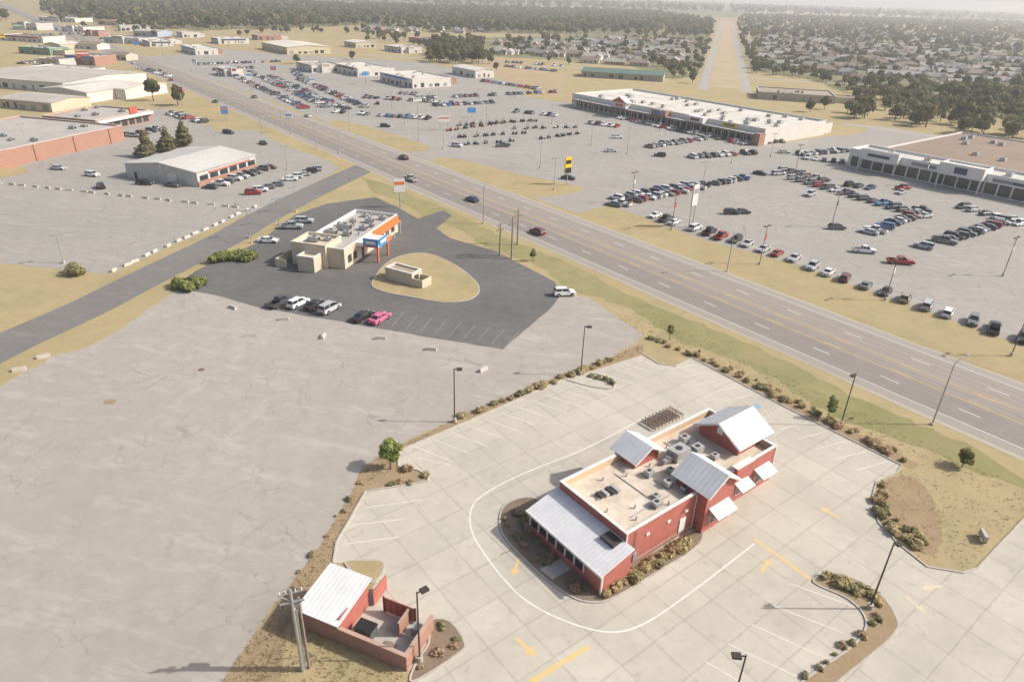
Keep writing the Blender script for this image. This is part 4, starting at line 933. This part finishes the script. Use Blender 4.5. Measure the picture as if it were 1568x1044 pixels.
cpx((142,270),CR,'suv','white');cpx((155,288),HW,'suv','black');cpx((222,283),CR+.2,'suv','black');cpx((265,286),CR,'sedan','charcoal');cpx((70,217),CR,'sedan','navy');cpx((100,211),CR,'sedan','black');cpx((153,218),CR,'sedan','red');cpx((195,208),CR,'sedan','charcoal');cpx((403,221),HW,'sedan','black')
row((205,210),(240,200),3.2); row((262,176),(312,188),3.0); row((312,293),(412,258),3.3,CR+.1); row((388,298),(482,262),3.4,CR+.5)
row((1065,352),(1215,398),3.6,SITE+.2); row((990,328),(1050,348),3.4,SITE+.2); row((1240,411),(1562,520),4.2,SITE+.25,1); row((940,316),(1165,268),2.9,HW+.3); row((945,306),(1060,285),2.9,HW+.3)
row((1190,268),(1418,334),3.3,SITE-.4); row((1200,262),(1260,278),3.0,SITE-.4); row((1300,285),(1380,297),3.0,SITE); row((1330,358),(1412,325),2.9,HW+.2); row((1415,380),(1540,340),2.9,HW+.2); row((1380,290),(1560,345),6,SITE-.3,.6)
row((1440,310),(1565,345),3.2,SITE-.3,.6); row((1062,242),(1150,236),2.9); row((995,226),(1075,214),2.9); row((1165,220),(1195,218),2.9);row((1225,238),(1292,232),2.9);row((1235,244),(1290,250),2.9); row((950,182),(1140,222),3.2,SITE,.75); row((905,190),(955,196),3)
cpx((1120,328),SITE-.6,'suv','black');cpx((1137,327),SITE-.6,'sedan','charcoal');cpx((1281,351),SITE-.6,'suv','charcoal');cpx((1323,387),SITE-.8,'pickup','white');cpx((1378,404),SITE-.8,'pickup','red');cpx((935,233),SITE-.5,'sedan','silver');cpx((945,212),SITE-.5,'suv','white')
for px in((1010,240),(770,225),(1240,300),(350,205),(90,260),(700,225),(590,195),(870,275),(1200,235)): cpx(px,random.uniform(0,6.28),None,None)
for a,b in(((362,118),(470,168)),((385,112),(500,165)),((415,118),(530,168)),((455,120),(560,165)),((505,172),(655,183)),((505,160),(600,160)),((560,150),(700,160)),((640,152),(850,142)),((600,142),(640,146)),((660,163),(760,158)),((775,96),(860,102)),((770,102),(850,110)),((330,108),(385,105)),((350,98),(430,95)),((450,112),(470,122)),((740,125),(830,138))):
    row(a,b,3.2,None,.75)
row((300,100),(360,97),3.2);row((20,100),(60,95),3.2);row((150,60),(230,62),3.4,None,.5);row((60,55),(130,52),3.4,None,.6);row((215,105),(260,118),3.4,None,.6); row((790,172),(850,178),3,None,.8)

def tractor(xy,ang,mat):
    t=B('garden_tractor',xy,ang); t.box('hood',mat,.2,1.3,-.3,.3,.55,1.05); t.box('chassis',darkm,-.9,1.2,-.25,.25,.4,.547); t.box('seat',black,-.6,-.2,-.25,.25,.77,1.15); t.box('fenders',mat,-.95,-.1,-.62,.62,.7,.76)
    for x,r_,w in((-.55,.5,.5),(.9,.3,.45)):
        for s in(-1,1): 
            v,f,_=t.part('wheels',tire); o=len(v); k=10
            for yy in(s*w,s*(w+.22)):
                for i in range(k): v.append((x+r_*math.cos(i*.6283),yy,r_+r_*math.sin(i*.6283)))
            for i in range(k): j=(i+1)%k; f.append((o+i,o+j,o+k+j,o+k+i))
            f.append(tuple(range(o,o+k))); f.append(tuple(range(o+k,o+2*k)))
    t.beam('rollbar',darkm,(-.9,-.45,.7),(-.9,-.45,1.9),.04);t.beam('rollbar',darkm,(-.9,.45,.7),(-.9,.45,1.9),.04);t.beam('rollbar',darkm,(-.9,-.45,1.9),(-.9,.45,1.9),.04); t.done()
for a,b,m in(((830,213),(885,205),M('tractor_green',(.05,.26,.08))),((690,200),(780,188),orange),((700,212),(800,205),darkm),((715,222),(780,218),galv),((700,193),(820,186),galv),((790,198),(880,196),trimw)):
    A=G(*a);Bb=G(*b);L=math.hypot(Bb[0]-A[0],Bb[1]-A[1]);n=int(L/3.6)
    for i in range(n): t=(i+random.uniform(-.3,.3))/max(1,n-1); tractor((A[0]+(Bb[0]-A[0])*t,A[1]+(Bb[1]-A[1])*t+random.uniform(-1,1)),random.uniform(0,6.28),random.choice((m,m,darkm,galv)))

# ---------------- street furniture ----------------
def lot_lamp(px,h=8.6,ang=SITE,arm=.9,heads=1,mat=darkm,base=True,banner=False):
    t=B('parking_lot_lamp',G(*px),ang)
    if base: t.cyl('base',walk,0,0,0,.7,.3,.28,12)
    t.cyl('pole',mat,0,0,.0,h,.1,.07,8)
    for s in((1,) if heads==1 else (1,-1)):
        t.beam('arm',mat,(0,0,h-.15),(s*arm,0,h-.15),.045); t.box('lamp_head',mat,min(s*arm,s*(arm+.75)),max(s*arm,s*(arm+.75)),-.28,.28,h-.3,h-.08); t.box('lens',hl,min(s*(arm+.1),s*(arm+.65)),max(s*(arm+.1),s*(arm+.65)),-.22,.22,h-.325,h-.303)
    if banner: t.box('banner',random.choice((signred,trimw,fasc[4])),.12,.7,-.01,.01,h-3.6,h-2.2); t.beam('banner_arm',mat,(0,0,h-2.18),(.75,0,h-2.18),.02)
    t.done()
for px,a in(((643,1012),SITE),((696,646),0.2),((889,574),.3),((1287,651),SITE+3.1),((1331,932),SITE-.3),((1113,1110),SITE+2.4)): lot_lamp(px,8.8,a,.35)
for px in((1355,460),(1163,405),(1028,352),(1273,348),(1535,423),(1548,545),(967,312),(1218,262),(1412,285)): lot_lamp(px,9.5,SITE,.5,2,rustm,banner=True)
for px,h in(((848,291),10),((827,258),9),((960,236),10),((679,228),9),((641,216),9),((745,188),9),((620,190),9),((845,190),9),((735,160),8),((485,172),8),((382,365),7),((453,325),7),((98,403),6.5),((428,345),7),((1075,290),9),((905,222),9),((1010,200),9),((560,178),8),((440,150),8),((400,135),8),((520,135),8),((600,165),8),((700,150),8),((350,115),8),((790,150),8),((1120,250),9),((1180,240),9),((250,195),8),((120,225),8),((40,225),8),((290,200),8),((440,260),8),((520,235),8),((350,185),8)): lot_lamp(px,h,SITE,.5,2,galv)
def cobra(px,h=11,ang=SITE,L=2.6,world=None):
    t=B('street_lamp',world or G(*px),ang); t.cyl('base',walk,0,0,0,.3,.3,None,10); t.cyl('pole',galv,0,0,0,h-1,.13,.08,8)
    P=[(0,0,h-1),(.5,0,h-.5),(1.4,0,h-.15),(L,0,h)]
    for a,b in zip(P[:-1],P[1:]): t.beam('arm',galv,a,b,.05)
    t.box('lamp_head',galv,L-.1,L+.65,-.16,.16,h-.08,h+.1); t.box('lens',hl,L+.05,L+.5,-.11,.11,h-.13,h-.083); t.done()
cobra((1427,650),11,SITE-.15); cobra((740,343),11,SITE); cobra((1113,416),10,SITE+math.pi); cobra((385,372),9,CR+3.1)
for q in range(250,900,60): cobra(None,10.5,SITE,world=W(HC-14,q)); cobra(None,10.5,SITE+math.pi,world=W(HC+14,q+30))
def upole(px,h=10.1,ang=0,steel=True,world=None):
    m=galv if steel else wood
    t=B('utility_pole',world or G(*px),ang); t.cyl('pole',m,0,0,0,h,.19,.12,10)
    for z in(h-.4,h-1.5): t.beam('crossarm',m,(-1.0,0,z),(1.0,0,z),.07)
    for x in(-.9,-.4,.4,.9): t.cyl('insulators',trimw,x,0,h-.33,h-.05,.06,.04,6)
    t.cyl('transformer',galv,.45,.35,h-3,h-1.9,.28,None,12); t.cyl('fuse',darkm,-.8,.15,h-2.2,h-1.6,.06,None,6)
    t.beam('conduit',galv,(.24,0,0),(.24,0,h-2.5),.06); t.beam('brace',m,(0,0,h-2.2),(1.0,0,h-1.5),.04); t.beam('brace',m,(0,0,h-1.4),(-1.0,0,h-.5),.04)
    if steel:
        t.cyl('second_pole',wood,.55,.1,0,h-1.2,.14,.1,8)
        t.beam('guy_wire',darkm,(0,0,h-2),(-3.2,1.5,0),.015)
    t.done()
upole((464,1026),10.1,.35); upole((783,396),10.0,SITE,False); upole((765,392),8,SITE,False); upole((792,375),9,SITE,False)
def sign(name,px,h,w,ph,face,ang,post=galv,band=None,posts=1,foot=False):
    t=B(name,G(*px),ang)
    if posts==1: t.cyl('post',post,0,0,0,h-ph,.16,.14,8)
    else:
        for y in(-w*.35,w*.35): t.cyl('post',post,0,y,0,h-ph,.12,None,8)
    t.box('panel',face,-.2,.2,-w/2,w/2,h-ph,h); t.box('frame',darkm,-.16,.16,-w/2-.08,w/2+.08,h-ph-.08,h-ph-.003)
    if band: t.box('panel_band',band,-.23,.23,-w/2+.2,w/2-.2,h-ph*.42,h-ph*.18)
    if foot: t.box('panel_footer',black,-.22,.22,-w/2+.06,w/2-.06,h-ph+.05,h-ph*.66)
    t.done()
VIEW=math.radians(-70)
sign('yellow_store_sign',(868,283),8.8,2.6,5.0,ysign,VIEW+.3,band=black,foot=True); sign('restaurant_pole_sign',(613,318),8.0,3.2,3.6,trimw,VIEW,band=orange)
sign('dealership_pylon_sign',(1057,348),11.5,2.4,5.5,trimw,VIEW+.4,posts=2,band=galv); sign('store_sign',(346,185),6,3,3,blue,VIEW,band=orange); sign('store_sign',(680,200),6,5,2.4,trimw,VIEW,posts=2,band=signred)
sign('equipment_sign',(722,180),4.5,4,2.2,blue,VIEW); sign('pylon_sign',(384,140),10,3,4,trimw,VIEW,band=blue); sign('store_sign',(480,145),9,3,3,trimw,VIEW,band=blue); sign('store_sign',(130,100),9,8,4.5,signred,VIEW,band=trimw); sign('store_sign',(30,52),9,8,4,_mc['store_green'],VIEW,band=trimw); sign('store_sign',(5,70),9,6,3,ysign,VIEW,band=black); sign('billboard',(1428,72),12,14,5,trimw,VIEW,band=blue)
for px in((210,78),(165,60),(90,60),(250,88),(420,120),(560,130),(300,110),(520,165),(640,175),(445,205),(280,165)): sign('store_sign',px,random.uniform(6,10),random.uniform(2,4.5),random.uniform(1.5,3),random.choice((trimw,trimw,blue,fasc[2])),VIEW+random.uniform(-.4,.4),band=random.choice((fasc[2],blue,fasc[1])))
sign('site_sign',(1503,826),1.1,1.6,.8,walk,VIEW+1,posts=2)
t=B('traffic_signal',G(402,206),SITE); t.cyl('pole',galv,0,0,0,7.5,.16,.12,8); t.beam('mast_arm',galv,(0,0,6.6),(12,0,7.2),.09)
for x in(5,8.5,11.5): t.box('signal_heads',M('signal_yellow',(.5,.33,.03)),x-.2,x+.2,-.2,.2,6.1,7.1)
t.done()
def block(xy,an):
    t=B('concrete_barrier_block',xy,an); x,w,h=.95,.32,.55; v,f,_=t.part('block',walk)
    v+=[(-x,-w,0),(x,-w,0),(x,w,0),(-x,w,0),(-x*.95,-w*.55,h),(x*.95,-w*.55,h),(x*.95,w*.55,h),(-x*.95,w*.55,h)]; f+=[(4,5,6,7),(0,1,5,4),(1,2,6,5),(2,3,7,6),(3,0,4,7),(0,3,2,1)]; t.done()
for px,a in(((30,567),.5),((67,547),.6),((357,472),-.6),((435,490),.1),((495,516),1.6),((583,519),0),((660,536),-.1),((740,567),.9)): block(G(*px),a)
def blocks(a,b,n):
    A=G(*a);Bb=G(*b);an=math.atan2(Bb[1]-A[1],Bb[0]-A[0])
    for i in range(n):
        t=(i+random.uniform(-.22,.22))/(n-1); block((A[0]+(Bb[0]-A[0])*t+random.uniform(-.3,.3),A[1]+(Bb[1]-A[1])*t),an+random.uniform(-.3,.3))
blocks((172,416),(388,318),16); blocks((0,281),(362,318),20)

# ---------------- light, sky, haze, camera ----------------
sc=bpy.context.scene
w=bpy.data.worlds.new('World'); sc.world=w; w.use_nodes=True; nt=w.node_tree
el=math.radians(38); az=math.radians(2)
sky=N(nt,'ShaderNodeTexSky'); sky.sky_type='NISHITA'; sky.sun_disc=False; sky.sun_elevation=el; sky.sun_rotation=math.radians(90)-az; sky.dust_density=4.5; sky.air_density=1.0
bg=nt.nodes['Background']; nt.links.new(sky.outputs[0],bg.inputs[0]); bg.inputs[1].default_value=.15
sl=bpy.data.lights.new('sun','SUN'); sl.energy=4.7; sl.angle=math.radians(.7); sl.color=(1,.945,.865)
so=bpy.data.objects.new('sun',sl); C.objects.link(so)
sd=Vector((math.cos(el)*math.cos(az),math.cos(el)*math.sin(az),math.sin(el))); so.rotation_euler=sd.to_track_quat('Z','Y').to_euler(); so.location=(0,0,200)
# real aerial haze: a thin scattering layer of air lying over the town
hz=bpy.data.materials.new('haze_air'); hz.use_nodes=True; nt=hz.node_tree
nt.nodes.remove(nt.nodes['Principled BSDF'])
vs=N(nt,'ShaderNodeVolumeScatter',{'Color':(1,.99,.975,1),'Density':.00026,'Anisotropy':.2}); nt.links.new(vs.outputs[0],nt.nodes['Material Output'].inputs['Volume'])
hb=B('haze_layer_air',(0,0),0); hb.box('air',hz,-9000,9000,-450,16000,-.5,130); hb.done()
cam=bpy.data.cameras.new('camera'); cam.lens=36*FOC/1568; cam.sensor_width=36; cam.clip_end=60000; cam.clip_start=.5
co=bpy.data.objects.new('camera',cam); C.objects.link(co)
mw=Matrix((( RR.x,UU.x,-FW.x,0),(RR.y,UU.y,-FW.y,0),(RR.z,UU.z,-FW.z,H),(0,0,0,1))); co.matrix_world=mw
sc.camera=co
sc.view_settings.view_transform='Standard'; sc.view_settings.look='None'; sc.view_settings.exposure=0
print('objects',len(bpy.data.objects))
